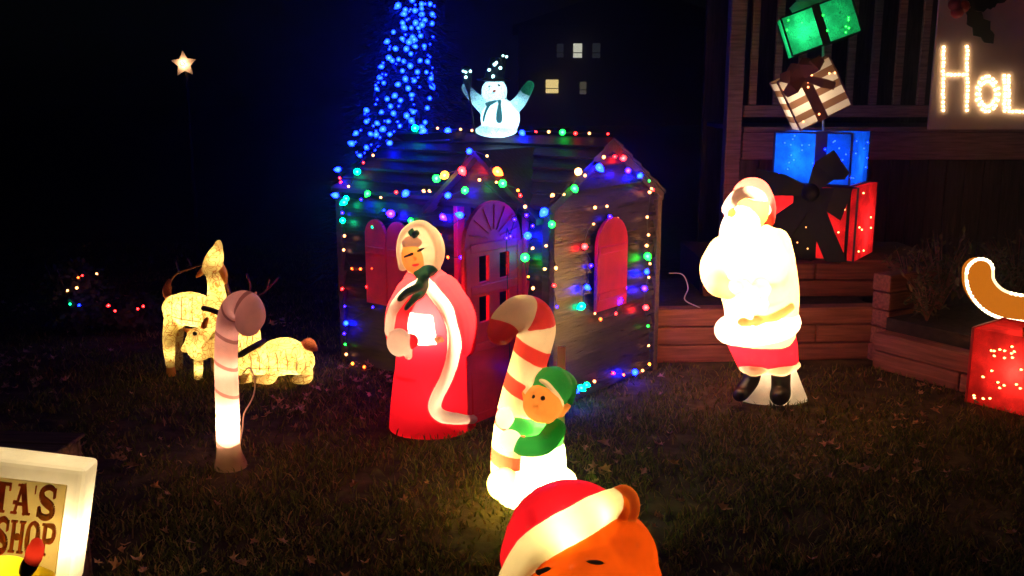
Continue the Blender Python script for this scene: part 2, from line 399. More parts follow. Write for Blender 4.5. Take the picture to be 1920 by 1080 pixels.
def put_bulb(P, c, parent, base=(0, 0, 0), rot=None):
    o = obj('bulb', bulb_mesh(c), None, parent, np.asarray(P)-np.asarray(base))
    o.rotation_euler = rot if rot is not None else (random.uniform(1.2, 2.4), random.uniform(-.5, .5), random.uniform(-1, 1)); o.scale = (random.uniform(.72, 1.12),)*3; return o
def string(name, pts, label, group=None, order=True, wire=True, sag=0.0):
    """pts: list of (point, colour)"""
    b = np.asarray(pts[0][0], float); r = empty(name, b, 0, label, 'light string', group)
    if wire and len(pts) > 1:
        P = []
        for i, (q, c) in enumerate(pts):
            q = np.asarray(q)-b
            if i and sag: P.append((P[-1]+q)/2-np.array([0, 0, sag*random.uniform(.3, 1.2)]))
            P.append(q)
        obj('wire', mk(*tube(P, 0.0022, 5, 3, False), smooth=True), WIRE, r)
    for q, c in pts: put_bulb(q, c, r, b)
    return r

# ================================================================== PLAYHOUSE
HA = np.array([-1.0105, 5.591, 0]); HX = np.array([.7781, -.6281, 0]); HY = np.array([.6281, .7781, 0]); HR = math.atan2(HX[1], HX[0])
def HL(x, y, z): return HA+HX*x+HY*y+np.array([0, 0, z])
LW, DW, EAVE, RIDGE = 1.53, 1.03, 1.085, 1.385
house = empty('playhouse', HA, HR, 'wooden playhouse with red arched shutters and an open red door, hung with coloured lights', 'playhouse')
SIDING = wood('weathered_siding', (.030, .023, .024), .27, (2, 2, 26), .30, .3); ROOFM = wood('roof_plank', (.028, .025, .024), .6, (2, 20, 20), .3); TRIMM = wood('trim_wood', (.06, .042, .036))
REDP = solid('red_paint', (.88, .025, .085), .55, .15, 8, bump=.1)
BH = 0.112
def gable_half(z):  # half width of the gable at height z
    return 99 if z <= EAVE else (RIDGE-z)/(RIDGE-EAVE)*DW/2
def siding_side(wall, fixed, axis, length, sign, gable=False, holes=()):
    """lapped boards, one object each; axis 'x': boards run along x at y=fixed; 'y': along y at x=fixed"""
    z = 0.03
    while z < (RIDGE-.03 if gable else EAVE-.01):
        z1 = min(z+BH-.009, (RIDGE-.005 if gable else EAVE)); spans = [(0.0, length, 0.0, length)]
        if gable and z1 > EAVE:
            h0, h1 = gable_half(z), gable_half(z1); c = length/2
            spans = [(max(0, c-h0), min(length, c+h0), max(0, c-h1), min(length, c+h1))]
        elif holes:
            spans = []; x = 0.0
            for a, bb in holes:
                spans.append((x, a, x, a)); x = bb
            spans.append((x, length, x, length))
        for a, bb, a1, b1 in spans:
            if bb-a < .02: continue
            t0, t1 = .030, .004   # proud at the bottom edge, tucked in at the top
            j = random.uniform(-.0015, .0015)
            prof = [(a, z-.004+j), (bb, z-.004+j), (b1, z1), (a1, z1)]
            V = []
            for off in (0, 1):
                for i, (s, zz) in enumerate(prof):
                    d = (t0 if i < 2 else t1) if off else -.012
                    V.append((s, fixed+sign*d, zz) if axis == 'x' else (fixed+sign*d, s, zz))
            o = obj('siding_board', mk(V, [(0, 1, 2, 3), (7, 6, 5, 4), (0, 4, 5, 1), (1, 5, 6, 2), (2, 6, 7, 3), (3, 7, 4, 0)]), SIDING, wall)
        z += BH
D0, D1 = .95, 1.39
def wall(name): return obj(name, mk([(0, 0, 0)], []), None, house)
def wall_core(x0, x1, y0, y1, z1, parent=None):
    return obj('wall', mk(*box(x0, x1, y0, y1, 0.02, z1)), TRIMM, house)
wf = wall_core(.02, D0-.005, .02, .03, EAVE-.01); siding_side(wf, 0.0, 'x', LW, -1, holes=[(D0, D1)])
wr = wall_core(LW-.03, LW-.02, .03, DW-.03, EAVE-.01); siding_side(wr, LW, 'y', DW, 1, True)
wb = wall_core(.03, LW-.03, DW-.03, DW-.02, EAVE-.01); siding_side(wb, DW, 'x', LW, 1)
wl_ = wall_core(.02, .03, .03, DW-.03, EAVE-.01); siding_side(wl_, 0.0, 'y', DW, -1, True)
obj('floor', mk(*box(.01, LW-.01, .01, DW-.01, .005, .03)), TRIMM, house)
for x, y in ((-.012, -.012), (LW+.012, -.012), (LW+.012, DW+.012), (-.012, DW+.012)):
    obj('corner_post', bbox_mesh(x-.024, x+.024, y-.024, y+.024, 0, EAVE-.006, .004), TRIMM, house)
# main roof: lapped planks on both slopes
OV = .05; n_pl = 6; sl = math.hypot(DW/2, RIDGE-EAVE)
for side in (0, 1):
    rf = None
    for i in range(n_pl):
        t0 = -0.10+i*(1.1/n_pl); t1 = t0+1.1/n_pl+.02
        def rp(t, lift):
            y = DW/2*t; z = EAVE+(RIDGE-EAVE)*t+.012+lift
            return (y if side == 0 else DW-y, z)
        (ya, za), (yb, zb) = rp(t0, .020), rp(min(t1, 1.0), .006); (yc, zc), (yd, zd) = rp(t0, -.002), rp(min(t1, 1.0), -.006)
        V = [(x, y, z) for x in (-OV, LW+OV) for y, z in ((ya, za), (yb, zb), (yd, zd), (yc, zc))]
        Fc = [(0, 1, 2, 3), (7, 6, 5, 4), (0, 4, 5, 1), (1, 5, 6, 2), (2, 6, 7, 3), (3, 7, 4, 0)]
        o = obj('roof', mk(V, Fc), ROOFM, house) if rf is None else obj('roof_plank', mk(V, Fc), ROOFM, rf)
        rf = rf or o
obj('ridge_cap', bevel_mesh(*prism([(DW/2-.06, RIDGE-.01), (DW/2, RIDGE+.028), (DW/2+.06, RIDGE-.01), (DW/2, RIDGE+.012)], -OV-.01, LW+OV+.01), w=.002), ROOFM, house, rot=(0, 0, 0))
rc = house.children[-1]; rc.data.transform(Matrix(((0, 1, 0, 0), (1, 0, 0, 0), (0, 0, 1, 0), (0, 0, 0, 1)))); rc.data.flip_normals()
# barge boards on the right gable
for sgn in (0, 1):
    y0 = -.04 if sgn == 0 else DW+.04; y1 = DW/2; zz0 = EAVE-.035; zz1 = RIDGE-.01
    V = [(x, y, z) for x in (LW+.022, LW+.04) for y, z in ((y0, zz0-.02), (y0, zz0+.045), (y1, zz1+.03), (y1, zz1-.04))]
    obj('barge_board', mk(V, [(0, 1, 2, 3), (7, 6, 5, 4), (0, 4, 5, 1), (1, 5, 6, 2), (2, 6, 7, 3), (3, 7, 4, 0)]), TRIMM, house)
# cross gable over the door
GX0, GX1, GXP, GZ0, GZP = .80, 1.48, 1.13, 1.03, 1.315
for i in range(4):
    z0 = EAVE-.04+i*.07; z1 = min(z0+.07, GZP-.01)
    def gx(z, s): t = min(1, max(0, (z-GZ0)/(GZP-GZ0))); return (GX0+(GXP-GX0)*t) if s < 0 else (GX1+(GXP-GX1)*t)
    pr = [(gx(z0, -1), z0), (gx(z0, 1), z0), (gx(z1, 1), z1), (gx(z1, -1), z1)]
    obj('gable_board', mk(*prism(pr, -.045+.002*i, -.02)), SIDING, house)
for s in (-1, 1):
    e = GX0-.05 if s < 0 else GX1+.05; ze = GZ0-.035
    pr = [(e, ze), (GXP, GZP), (GXP, GZP+.03), (e, ze+.03)]
    V, Fc = prism(pr, -.10, DW/2-.02)
    V[5:7, 1] = DW/2-.03; V[4, 1] = V[7, 1] = .06
    obj('porch_roof', mk(V, Fc), ROOFM, house)
# door frame, open door
for x in (D0-.03, D1-.002): obj('door_jamb', bbox_mesh(x, x+.032, -.035, .03, 0, 1.05, .004), REDP, house)
obj('door_head', bbox_mesh(D0-.03, D1+.03, -.036, .03, 1.051, 1.085, .004), REDP, house)
def arch_panel(w, h, arch, t, holes=(), lift=.0):
    """arch-topped board in x,z from x=0..w with rectangular holes, thickness t about y=0"""
    pts = [(0, 0), (w, 0), (w, h-arch)]+[(w/2+w/2*math.cos(a), h-arch+arch*math.sin(a)) for a in np.linspace(0, math.pi, 17)[1:-1]]+[(0, h-arch)]
    bm = bmesh.new(); vs = [bm.verts.new((x, 0, z)) for x, z in pts]; f = bm.faces.new(vs)
    if holes:
        xs = sorted({q for hh in holes for q in hh[:2]}); zs = sorted({q for hh in holes for q in hh[2:]})
        for x in xs: bmesh.ops.bisect_plane(bm, geom=bm.verts[:]+bm.edges[:]+bm.faces[:], plane_co=(x, 0, 0), plane_no=(1, 0, 0))
        for z in zs: bmesh.ops.bisect_plane(bm, geom=bm.verts[:]+bm.edges[:]+bm.faces[:], plane_co=(0, 0, z), plane_no=(0, 0, 1))
        kill = [f for f in bm.faces if any(hh[0] < f.calc_center_median().x < hh[1] and hh[2] < f.calc_center_median().z < hh[3] for hh in holes)]
        bmesh.ops.delete(bm, geom=kill, context='FACES')
    r = bmesh.ops.extrude_face_region(bm, geom=bm.faces[:]); bmesh.ops.translate(bm, vec=(0, t, 0), verts=[v for v in r['geom'] if isinstance(v, bmesh.types.BMVert)])
    bmesh.ops.recalc_face_normals(bm, faces=bm.faces[:]); me = bpy.data.meshes.new('mesh'); bm.to_mesh(me); bm.free(); return me
DWD = .43; door_holes = [(.105, .18, .70, .83), (.26, .335, .70, .83), (.105, .18, .50, .63), (.26, .335, .50, .63)]
door = obj('door', arch_panel(DWD, 1.09, .21, .022, door_holes), REDP, house, (D1, -.04-DWD, .03), (0, 0, math.pi/2))
for x in (0.0, DWD-.035): obj('stile', bbox_mesh(x, x+.035, -.009, -.001, .0, .88, .003), REDP, door)
for z in (.0, .36, .645, .85): obj('rail', bbox_mesh(.0365, DWD-.0365, -.008, -.001, z, z+.045, .003), REDP, door)
for k in range(7):   # fan rays in the arched top
    a = math.pi*(k+.5)/7; V, Fc = tube([(DWD/2+.05*math.cos(a), -.003, .905+.05*math.sin(a)), (DWD/2+.185*math.cos(a), -.003, .905+.165*math.sin(a))], .0035, 6, 1)
    obj('fan_ray', mk(V, Fc, True), REDP, door)
obj('knob', mk(*ell((.045, -.02, .45), .014, None, 12, 8), smooth=True), solid('brass', (.3, .2, .08), .4), door)
# arched shutters
SHUT = arch_panel(.30, .50, .15, .02)
for (x, y, z, rz, w) in ((LW+.052, .372, .48, math.pi/2, 1.0),):
    sh = obj('shutter', SHUT, REDP, house, (x, y, z), (0, 0, rz))
    obj('batten', bbox_mesh(.012, .288, -.008, -.0005, .06, .1, .003), REDP, sh); obj('batten', bbox_mesh(.012, .288, -.008, -.0005, .31, .35, .003), REDP, sh)
for x, w in ((.235, .17), (.415, .17)):
    me = arch_panel(w, .50, .10, .02); sh = obj('shutter', me, REDP, house, (x, -.052, .425))
    obj('batten', bbox_mesh(.01, w-.01, -.008, -.0005, .3, .34, .003), REDP, sh)

# ------------------------------------------------------------------ lights on the playhouse: positions read off the photo (zoomed px), set on its edges
def zz(x, y): return 600+x/1.83, 230+y/1.83
def on_front(x, y, off=.045): return PN(*zz(x, y), HL(0, -off, 0), HY)
def on_right(x, y, off=.055): return PN(*zz(x, y), HL(LW+off, 0, 0), HX)
_n = np.array([0, -(RIDGE-EAVE), DW/2]); _n = _n/np.linalg.norm(_n); ROOFN = HX*0+HY*_n[1]+np.array([0, 0, _n[2]])
def on_roof(x, y, off=.05): return PN(*zz(x, y), HL(0, 0, EAVE+.012)+ROOFN*off, ROOFN)
def on_ridge(x, y):
    q = PN(*zz(x, y), HL(0, DW/2-.02, 0), HY); q[2] = max(q[2], RIDGE+.04)+random.uniform(-.004, .004); return q
def on_ground(x, y, z=.02): return PZ(*zz(x, y), z)
string('light_string', [(on_ridge(x, y), c) for x, y, c in ((322, 33, 'C'), (362, 37, 'B'), (404, 40, 'w'), (443, 44, 'B'), (483, 44, 'w'), (521, 44, 'w'), (585, 48, 'w'), (640, 50, 'r'), (690, 52, 'B'), (738, 52, 'r'), (783, 50, 'w'), (826, 52, 'G'), (879, 54, 'r'), (922, 56, 'w'), (990, 60, 'r'))],
       'coloured light string along the ridge of the playhouse roof')
string('light_string', [(on_roof(x, y), c) for x, y, c in ((300, 45, 'b'), (245, 68, 'B'), (183, 112, 'w'), (148, 138, 'r'), (127, 165, 'C'), (98, 220, 'w'), (70, 203, 'r'), (66, 190, 'r'), (70, 160, 'B'))],
       'light string down the left slope edge of the playhouse roof')
string('light_string', [(on_front(x, y, .12), c) for x, y, c in ((62, 250, 'B'), (92, 258, 'C'), (138, 264, 'p'), (168, 237, 'G'), (208, 257, 'w'), (260, 236, 'r'), (300, 236, 'B'), (352, 232, 'w'), (372, 231, 'w'), (445, 248, 'B'), (498, 227, 'G'))],
       'light string along the front eave left of the door', sag=.004)
string('light_string', [(on_front(x, y), c) for x, y, c in ((252, 314, 'P'), (218, 300, 'b'), (180, 355, 'c'), (310, 330, 'G'), (414, 316, 'P'), (490, 320, 'B'), (415, 385, 'r'), (438, 458, 'o'), (485, 460, 'p'))],
       'light string looped around the shutters behind the figure in red dress')
string('light_string', [(on_front(x, y), c) for x, y, c in ((92, 268, 'C'), (78, 310, 'p'), (76, 336, 'C'), (85, 388, 'w'), (80, 436, 'w'), (107, 498, 'o'), (140, 500, 'o'), (178, 498, 'o'), (161, 560, 'r'), (79, 566, 'r'), (86, 628, 'p'), (182, 632, 'p'), (88, 687, 'B'), (86, 722, 'p'), (84, 758, 'g'), (90, 792, 'w'), (112, 824, 'y'), (154, 838, 'o'), (198, 880, 'r'))],
       'light string down the left front corner of the playhouse')
string('light_string', [(on_front(x, y, .12), c) for x, y, c in ((405, 195, 'G'), (435, 175, 'Y'), (482, 155, 'R'), (514, 100, 'B'), (573, 115, 'w'), (598, 160, 'O'), (605, 205, 'w'), (626, 210, 'G'), (683, 232, 'y'), (705, 285, 'w'), (704, 318, 'p'))],
       'light string over the small gable above the red door')
string('light_string', [(on_front(x, y, .06), c) for x, y, c in ((545, 195, 'w'), (732, 355, 'p'), (706, 388, 'B'), (733, 428, 'w'), (704, 460, 'G'), (712, 528, 'y'), (732, 565, 'w'), (728, 600, 'o'))],
       'light string hanging right of the open red door')
string('light_string', [(on_right(x, y, .06), c) for x, y, c in ((776, 298, 'B'), (803, 245, 'w'), (840, 245, 'w'), (868, 218, 'G'), (888, 163, 'W'), (910, 180, 'w'), (950, 145, 'B'), (975, 118, 'w'), (1007, 118, 'r'), (1047, 120, 'R'), (1055, 160, 'P'), (1103, 177, 'B'), (1128, 198, 'g'), (1135, 225, 'w'), (1146, 228, 'r'))],
       'light string over the right hand gable of the playhouse')
string('light_string', [(on_right(x, y, .05), c) for x, y, c in ((1135, 240, 'w'), (1123, 322, 'w'), (1125, 385, 'w'), (1125, 422, 'w'), (1120, 450, 'G'), (1130, 482, 'w'), (1122, 508, 'B'), (1127, 530, 'w'), (1116, 568, 'P'), (1113, 634, 'R'), (1128, 697, 'g'), (1131, 763, 'w'), (1129, 825, 'y'))],
       'light string down the far right corner of the playhouse')
string('light_string', [(on_right(x, y, .04), c) for x, y, c in ((942, 290, 'w'), (982, 287, 'w'), (990, 320, 'p'), (1024, 328, 'w'), (936, 348, 'w'), (908, 422, 'R'), (932, 486, 'p'), (910, 560, 'B'), (906, 625, 'C'), (943, 655, 'w'), (962, 670, 'o'), (1016, 652, 'r'), (1030, 602, 'P'), (1048, 565, 'p'), (1042, 403, 'y'))],
       'light string wound around the red shutter on the gable wall')
string('light_string', [(on_right(x, y, .05), c) for x, y, c in ((776, 300, 'b'), (795, 350, 'G'), (780, 422, 'w'), (809, 494, 'w'), (767, 503, 'w'), (798, 557, 'r'), (812, 630, 'p'))],
       'light string down the front right corner of the playhouse')
string('light_string', [(on_right(x, y, .07), c) for x, y, c in ((840, 925, 'b'), (868, 910, 'B'), (888, 904, 'C'), (908, 898, 'C'), (940, 885, 'w'), (1002, 858, 'r'), (1040, 862, 'o'), (1080, 855, 'B'), (1110, 850, 'w'))],
       'light string along the foot of the playhouse gable wall')
string('light_string', [(PN(*zz(x, y), HL(D1+.035, 0, 0), HX), c) for x, y, c in ((690, 250, 'r'), (668, 330, 'p'), (652, 386, 'p'), (640, 395, 'p'), (652, 838, 'p'))],
       'short purple light string hanging over the open red door')

# ================================================================== blow-moulded figures
M_WHITE = shell_mat('plastic_white', (.80, .74, .60)); M_RED = shell_mat('plastic_red', (.78, .012, .028)); M_CREAM = shell_mat('plastic_cream', (.8, .62, .36))
M_SKIN = shell_mat('plastic_skin', (.80, .29, .055)); M_GREEN = shell_mat('plastic_green', (.03, .30, .05)); M_DARK = shell_mat('plastic_black', (.02, .014, .012), .2)
M_HOLLY = shell_mat('plastic_holly', (.02, .09, .035), .35); M_HAIR = shell_mat('plastic_hair', (.45, .22, .12), .5); M_PINK = shell_mat('plastic_faded_red', (.70, .12, .08))
M_PALEGREEN = shell_mat('plastic_pale_green', (.34, .66, .46)); M_ORANGE = shell_mat('plastic_orange', (.66, .088, .004), .7, .05, .45, 5); M_ORANGE2 = shell_mat('plastic_orange_light', (.82, .15, .006)); M_DRESS = shell_mat('plastic_dress', (.80, .024, .040)); M_COAT = shell_mat('plastic_coat', (.85, .55, .22)); M_CLOAK = shell_mat('plastic_cloak', (.75, .10, .085))
M_BRIM = shell_mat('plastic_brown', (.16, .06, .03), .4)

# --- figure in red dress
m, nt, out = nodes('plastic_dress_gradient'); tc = nt.nodes.new('ShaderNodeTexCoord'); sp_ = nt.nodes.new('ShaderNodeSeparateXYZ'); nz = nt.nodes.new('ShaderNodeTexNoise'); nz.inputs['Scale'].default_value = 4
ad = nt.nodes.new('ShaderNodeMath'); ad.operation = 'MULTIPLY_ADD'; ad.inputs[1].default_value = .16; cr_ = nt.nodes.new('ShaderNodeValToRGB'); cr_.color_ramp.elements[0].position = .48; cr_.color_ramp.elements[1].position = .95
cr_.color_ramp.elements[0].color = (.78, .012, .030, 1); cr_.color_ramp.elements[1].color = (.68, .085, .10, 1)
nt.links.new(tc.outputs['Object'], sp_.inputs[0]); nt.links.new(tc.outputs['Object'], nz.inputs['Vector']); nt.links.new(nz.outputs['Fac'], ad.inputs[0]); nt.links.new(sp_.outputs['Z'], ad.inputs[2]); nt.links.new(ad.outputs[0], cr_.inputs[0])
t = nt.nodes.new('ShaderNodeBsdfTranslucent'); d = nt.nodes.new('ShaderNodeBsdfDiffuse'); ms = nt.nodes.new('ShaderNodeMixShader'); ms.inputs[0].default_value = .7
for z_ in (t, d): nt.links.new(cr_.outputs[0], z_.inputs[0])
nt.links.new(d.outputs[0], ms.inputs[1]); nt.links.new(t.outputs[0], ms.inputs[2]); nt.links.new(ms.outputs[0], out.inputs[0]); M_DRESS = m   # deep red at the bottom, paler pink towards the shoulders
f = Fig('dress_figure', 812, 800, 'lit plastic woman in a red cloak with white fur trim by the open door', 'figure')
f.loft('dress', [(811, 800, 83), (811, 780, 82), (813, 740, 79), (815, 690, 75), (815, 640, 71), (813, 600, 69), (810, 565, 63), (806, 540, 54), (801, 520, 44), (797, 505, 28)], .72)
f.loft('dress', [(808, 800, 80), (800, 770, 70), (796, 700, 58)], .9)
f.ell('hood', 793, 470, 41, 52, 40, 0)
f.ell('face', 780, 480, 27, 33, 22, -.055)
f.ell('hair', 781, 456, 27, 15, 18, -.055)
f.ftube('hood_rim', [(755, 500), (751, 470), (757, 440), (775, 424), (795, 422), (813, 440), (822, 470), (818, 500)], 8.5)
f.tube('cloak', [(835, 540, -.05), (868, 590, -.07), (872, 650, -.05)], [26, 26, 20])
f.tube('sleeve', [(765, 545, -.08), (744, 590, -.14), (748, 640, -.2), (770, 640, -.24)], [22, 21, 20, 14])
f.ftube('fur_trim', [(796, 528), (818, 552), (838, 578), (849, 610), (852, 645), (847, 680), (834, 715), (820, 742), (815, 765), (828, 780), (855, 785), (888, 786)], [10, 12, 13, 12, 12, 12, 11, 11, 11, 11, 10, 8], .0)
f.ftube('fur_trim#2', [(788, 530), (766, 545), (746, 566), (733, 592), (730, 622)], [9, 9, 10, 9, 9])
f.fell('muff', 748, 642, 22, 26, 15, 0); f.tube('muff', [(762, 645, -.24), (766, 668, -.24)], [11, 7])
f.ftube('scarf', [(786, 512), (800, 508), (812, 506)], [10, 12, 9], .005); f.ftube('scarf', [(796, 518), (785, 538), (764, 548), (750, 560)], [10, 8, 7, 5], .008); f.ftube('scarf', [(796, 520), (792, 545), (776, 562), (762, 578)], [9, 7, 6, 4], .008)
for a, b_ in ((-10, -4), (10, -3), (0, 6), (-4, -9), (5, -8)): f.ftube('holly', [(776, 440), (776+a, 440+b_)], [4, 2], .003)
f.ftube('glasses', [(757, 482), (768, 478), (776, 474)], 1.6, .001); f.ftube('glasses', [(782, 472), (790, 467), (799, 463)], 1.6, .001)
f.fell('nose', 776, 484, 4, 5, 5, 0); f.ftube('mouth', [(771, 496), (778, 498), (785, 495)], 1.8, 0)
f.ftube('apron_bow', [(815, 636), (826, 634), (832, 640)], [2, 3, 2]); f.ftube('apron_bow', [(826, 634), (820, 642)], 2)
ap = [f.p(*q)[[0, 2]] for q in ((772, 578), (815, 578), (824, 634), (764, 634))]; wz = f.p(800, 645)[2]
def dress_paint(t, c, n):
    if t == 'dress':
        if n.y < 0 and all((ap[(i+1) % 4][0]-ap[i][0])*(c.z-ap[i][1])-(ap[(i+1) % 4][1]-ap[i][1])*(c.x-ap[i][0]) < 0 for i in range(4)): return 'apron'
        if c.z > wz: return 'cloak'
    return t
f.build({'dress': M_DRESS, 'cloak': M_DRESS, 'hood': M_CREAM, 'face': M_SKIN, 'hair': M_HAIR, 'hood_rim': M_CREAM, 'sleeve': M_DRESS, 'fur_trim': M_WHITE, 'muff': M_WHITE, 'apron': M_WHITE,
         'scarf': M_HOLLY, 'holly': M_HOLLY, 'glasses': M_DARK, 'nose': M_SKIN, 'mouth': M_RED, 'apron_bow': M_BRIM}, .006, paint=dress_paint)
f.lamp(802, 605, 12, WARM, -.03); f.lamp(815, 548, 1.1, WARM, 0); f.lamp(812, 735, 1.9, WARM, -.02); f.lamp(790, 468, .75, WARM, -.01); f.lamp(746, 610, .35, WARM, -.16); f.lamp(752, 645, .3, WARM, -.21)  # waist bulb first; the weaker lamps in chest, skirt, head and sleeve are added fill

# --- figure in red suit
f = Fig('santa_figure', 1445, 748, 'glowing plastic santa facing left with a thick fur hem and black boots', 'figure')
f.loft('coat', [(1425, 640, 64), (1428, 600, 66), (1425, 560, 72), (1418, 520, 76), (1412, 480, 74), (1408, 450, 60), (1404, 425, 44)], .8)
f.ell('head', 1402, 392, 39, 42, 38, 0)
f.ell('beard', 1388, 440, 38, 52, 30, -.09); f.ell('beard', 1382, 475, 28, 40, 26, -.12)
f.ell('hat', 1410, 368, 36, 35, 36, .03); f.tube('hat', [(1425, 360, .04), (1440, 385, .06), (1444, 415, .06)], [20, 15, 9])
f.tube('hat_brim', [(1364, 392, -.06), (1380, 368, -.115), (1405, 360, -.11), (1425, 372, -.05), (1434, 395, .02)], 11)
f.ell('nose', 1372, 400, 8, 7, 8, -.12); f.ell('moustache', 1372, 412, 14, 7, 8, -.12); f.ell('moustache', 1394, 415, 14, 7, 8, -.12)
f.ftube('eye', [(1372, 391), (1374, 393)], 2.4); f.ftube('eye', [(1389, 391), (1391, 393)], 2.4)
f.tube('sleeve', [(1455, 455, -.02), (1464, 500, -.05), (1457, 543, -.11), (1425, 555, -.19)], [27, 27, 25, 20])
f.tube('sleeve#2', [(1352, 465, -.04), (1337, 500, -.09), (1345, 532, -.17), (1370, 545, -.21)], [22, 24, 22, 16])
f.tube('cuff', [(1428, 540, -.2), (1424, 572, -.2)], 16); f.ell('mitten', 1404, 555, 19, 16, 16, -.22); f.ell('mitten#2', 1378, 540, 17, 15, 15, -.22)
f.tube('sack', [(1390, 545, -.19), (1386, 580, -.2), (1385, 610, -.19)], [20, 27, 20])
k = f.k
hem = [f.p(1420, 611)+np.array([57*k*math.cos(a), 46*k*math.sin(a), 10*k*math.cos(a)]) for a in np.linspace(0, 2*math.pi, 25)]
f.add('fur_hem', tube(hem, 23*k, 16, 2))
f.ftube('belt', [(1392, 603), (1425, 600), (1456, 592), (1482, 576)], 8)
f.loft('trousers', [(1440, 690, 56), (1434, 665, 62), (1428, 640, 66), (1425, 610, 62)], .72)
f.tube('trouser_cuff', [(1392, 690, -.03), (1412, 697, -.12), (1438, 695, -.1)], 7); f.tube('trouser_cuff#2', [(1440, 695, -.1), (1468, 697, -.12), (1494, 684, -.03)], 7.5)
f.tube('boot', [(1412, 690, -.06), (1408, 712, -.08), (1392, 736, -.13), (1386, 741, -.19)], [16, 16, 14, 12])
f.tube('boot#2', [(1464, 690, -.06), (1463, 720, -.07), (1463, 738, -.09), (1462, 745, -.16)], [19, 18, 19, 16])
f.loft('snow_base', [(1449, 752, 66), (1449, 742, 64), (1452, 720, 52), (1452, 690, 40)], .6)
f.build({'coat': M_COAT, 'head': M_SKIN, 'beard': M_WHITE, 'hat': M_CLOAK, 'hat_brim': M_WHITE, 'nose': M_SKIN, 'moustache': M_WHITE, 'eye': M_DARK, 'sleeve': M_COAT, 'cuff': M_WHITE, 'mitten': M_WHITE,
         'sack': M_WHITE, 'belt': shell_mat('plastic_belt', (.55, .16, .05)), 'fur_hem': M_WHITE, 'trousers': M_RED, 'trouser_cuff': M_CREAM, 'boot': M_DARK, 'snow_base': M_WHITE}, .007)
f.lamp(1402, 470, 25, WARM, 0); f.lamp(1412, 590, 14, WARM, 0); f.lamp(1448, 700, .9, WARM, .02); f.lamp(1403, 385, 9, WARM, 0); f.lamp(1342, 510, 4, WARM, -.1); f.lamp(1432, 662, 1.6, WARM, 0); f.lamp(1386, 580, 3, WARM, -.18)  # chest bulb first; the other lamps are added fill inside the shell

# --- elf hugging a candy cane
f = Fig('elf_figure', 1000, 938, 'lit plastic elf in a green cap hugging a tall striped candy cane', 'figure')
path = [(952, 880, 0), (955, 830, 0), (963, 780, 0), (974, 735, 0), (988, 690, 0), (1001, 645, .0), (1006, 615, .0), (998, 594, -.01), (975, 588, -.03), (952, 602, -.05), (940, 620, -.06)]
k = f.k; P = [f.p(*q) for q in path]; V, Fc = tube(P, [33*k, 33*k, 33*k, 33*k, 34*k, 35*k, 36*k, 36*k, 34*k, 30*k, 27*k], 24, 8)
cl = np.array(catmull(P, 80)); seg = np.concatenate([[0], np.cumsum(np.linalg.norm(np.diff(cl, axis=0), axis=1))])
def cane_stripe(c, cl=cl, seg=seg, s0=.02, pitch=.152, duty=.40, slant=.25):
    d = np.linalg.norm(cl-np.array(c), axis=1); i = int(d.argmin()); off = np.array(c)-cl[i]
    return ((seg[i]+slant*off[0]-s0)/pitch) % 1.0 < duty
f.add('candy_cane', (V, Fc))
f.ell('cap', 1036, 726, 37, 38, 36, -.06); f.tube('cap', [(1040, 712, -.05), (1062, 724, -.02), (1066, 752, .0)], [26, 22, 10])
f.ell('face', 1018, 757, 37, 36, 32, -.105); f.tube('ear', [(990, 752, -.1), (982, 736, -.1)], [9, 4]); f.tube('ear#2', [(1050, 772, -.1), (1066, 762, -.08)], [11, 5])
f.ftube('cap_brim', [(984, 735), (1000, 716), (1020, 716), (1040, 735), (1055, 760)], 4, -.002)
f.loft('tunic', [(1012, 836, 42), (1013, 828, 43), (1016, 815, 42), (1018, 792, 32)], .8)
f.tube('sleeve', [(1042, 805, -.09), (1020, 832, -.16), (985, 838, -.19), (970, 832, -.19)], [20, 20, 18, 15]); f.tube('sleeve#2', [(990, 800, -.02), (965, 800, -.1)], [16, 15])
f.ell('mitten', 956, 826, 22, 20, 20, -.18); f.ell('mitten#2', 946, 784, 17, 20, 20, -.10)
f.loft('tights', [(1014, 905, 50), (1015, 880, 48), (1015, 845, 46), (1015, 832, 42)], .85); f.ell('seat', 1018, 905, 60, 34, 42, -.02); f.tube('leg', [(1015, 905, -.1), (975, 912, -.12), (950, 912, -.13)], [28, 28, 24]); f.ell('leg#2', 1045, 905, 38, 30, 36, -.05)
f.ell('shoe', 944, 908, 31, 31, 28, -.13); f.loft('base', [(995, 940, 62), (995, 925, 58), (1000, 900, 40)], .8)
f.fell('eye', 1001, 745, 4, 6, 3); f.fell('eye#2', 1018, 748, 4.5, 6.5, 3); f.fell('nose', 1004, 762, 5, 5, 6); f.ftube('mouth', [(998, 772), (1010, 778), (1026, 776)], 1.6)
f.ftube('eyebrow', [(996, 734), (1003, 733)], 1.3); f.ftube('eyebrow', [(1014, 735), (1024, 738)], 1.3)
f.build({'candy_cane': M_CREAM, 'red_stripe': shell_mat('plastic_stripe', (.72, .05, .035)), 'cap': M_GREEN, 'cap_brim': M_CREAM, 'face': M_SKIN, 'ear': M_SKIN, 'tunic': M_GREEN, 'sleeve': M_GREEN, 'mitten': M_WHITE, 'tights': M_PALEGREEN, 'seat': M_PALEGREEN,
         'leg': M_WHITE, 'shoe': shell_mat('plastic_yellow', (.85, .70, .18)), 'base': M_WHITE, 'eye': M_DARK, 'nose': M_SKIN, 'mouth': M_BRIM, 'eyebrow': M_BRIM}, .0055,
        paint=lambda t, c, n: ('red_stripe' if t == 'candy_cane' and cane_stripe(c) else t))
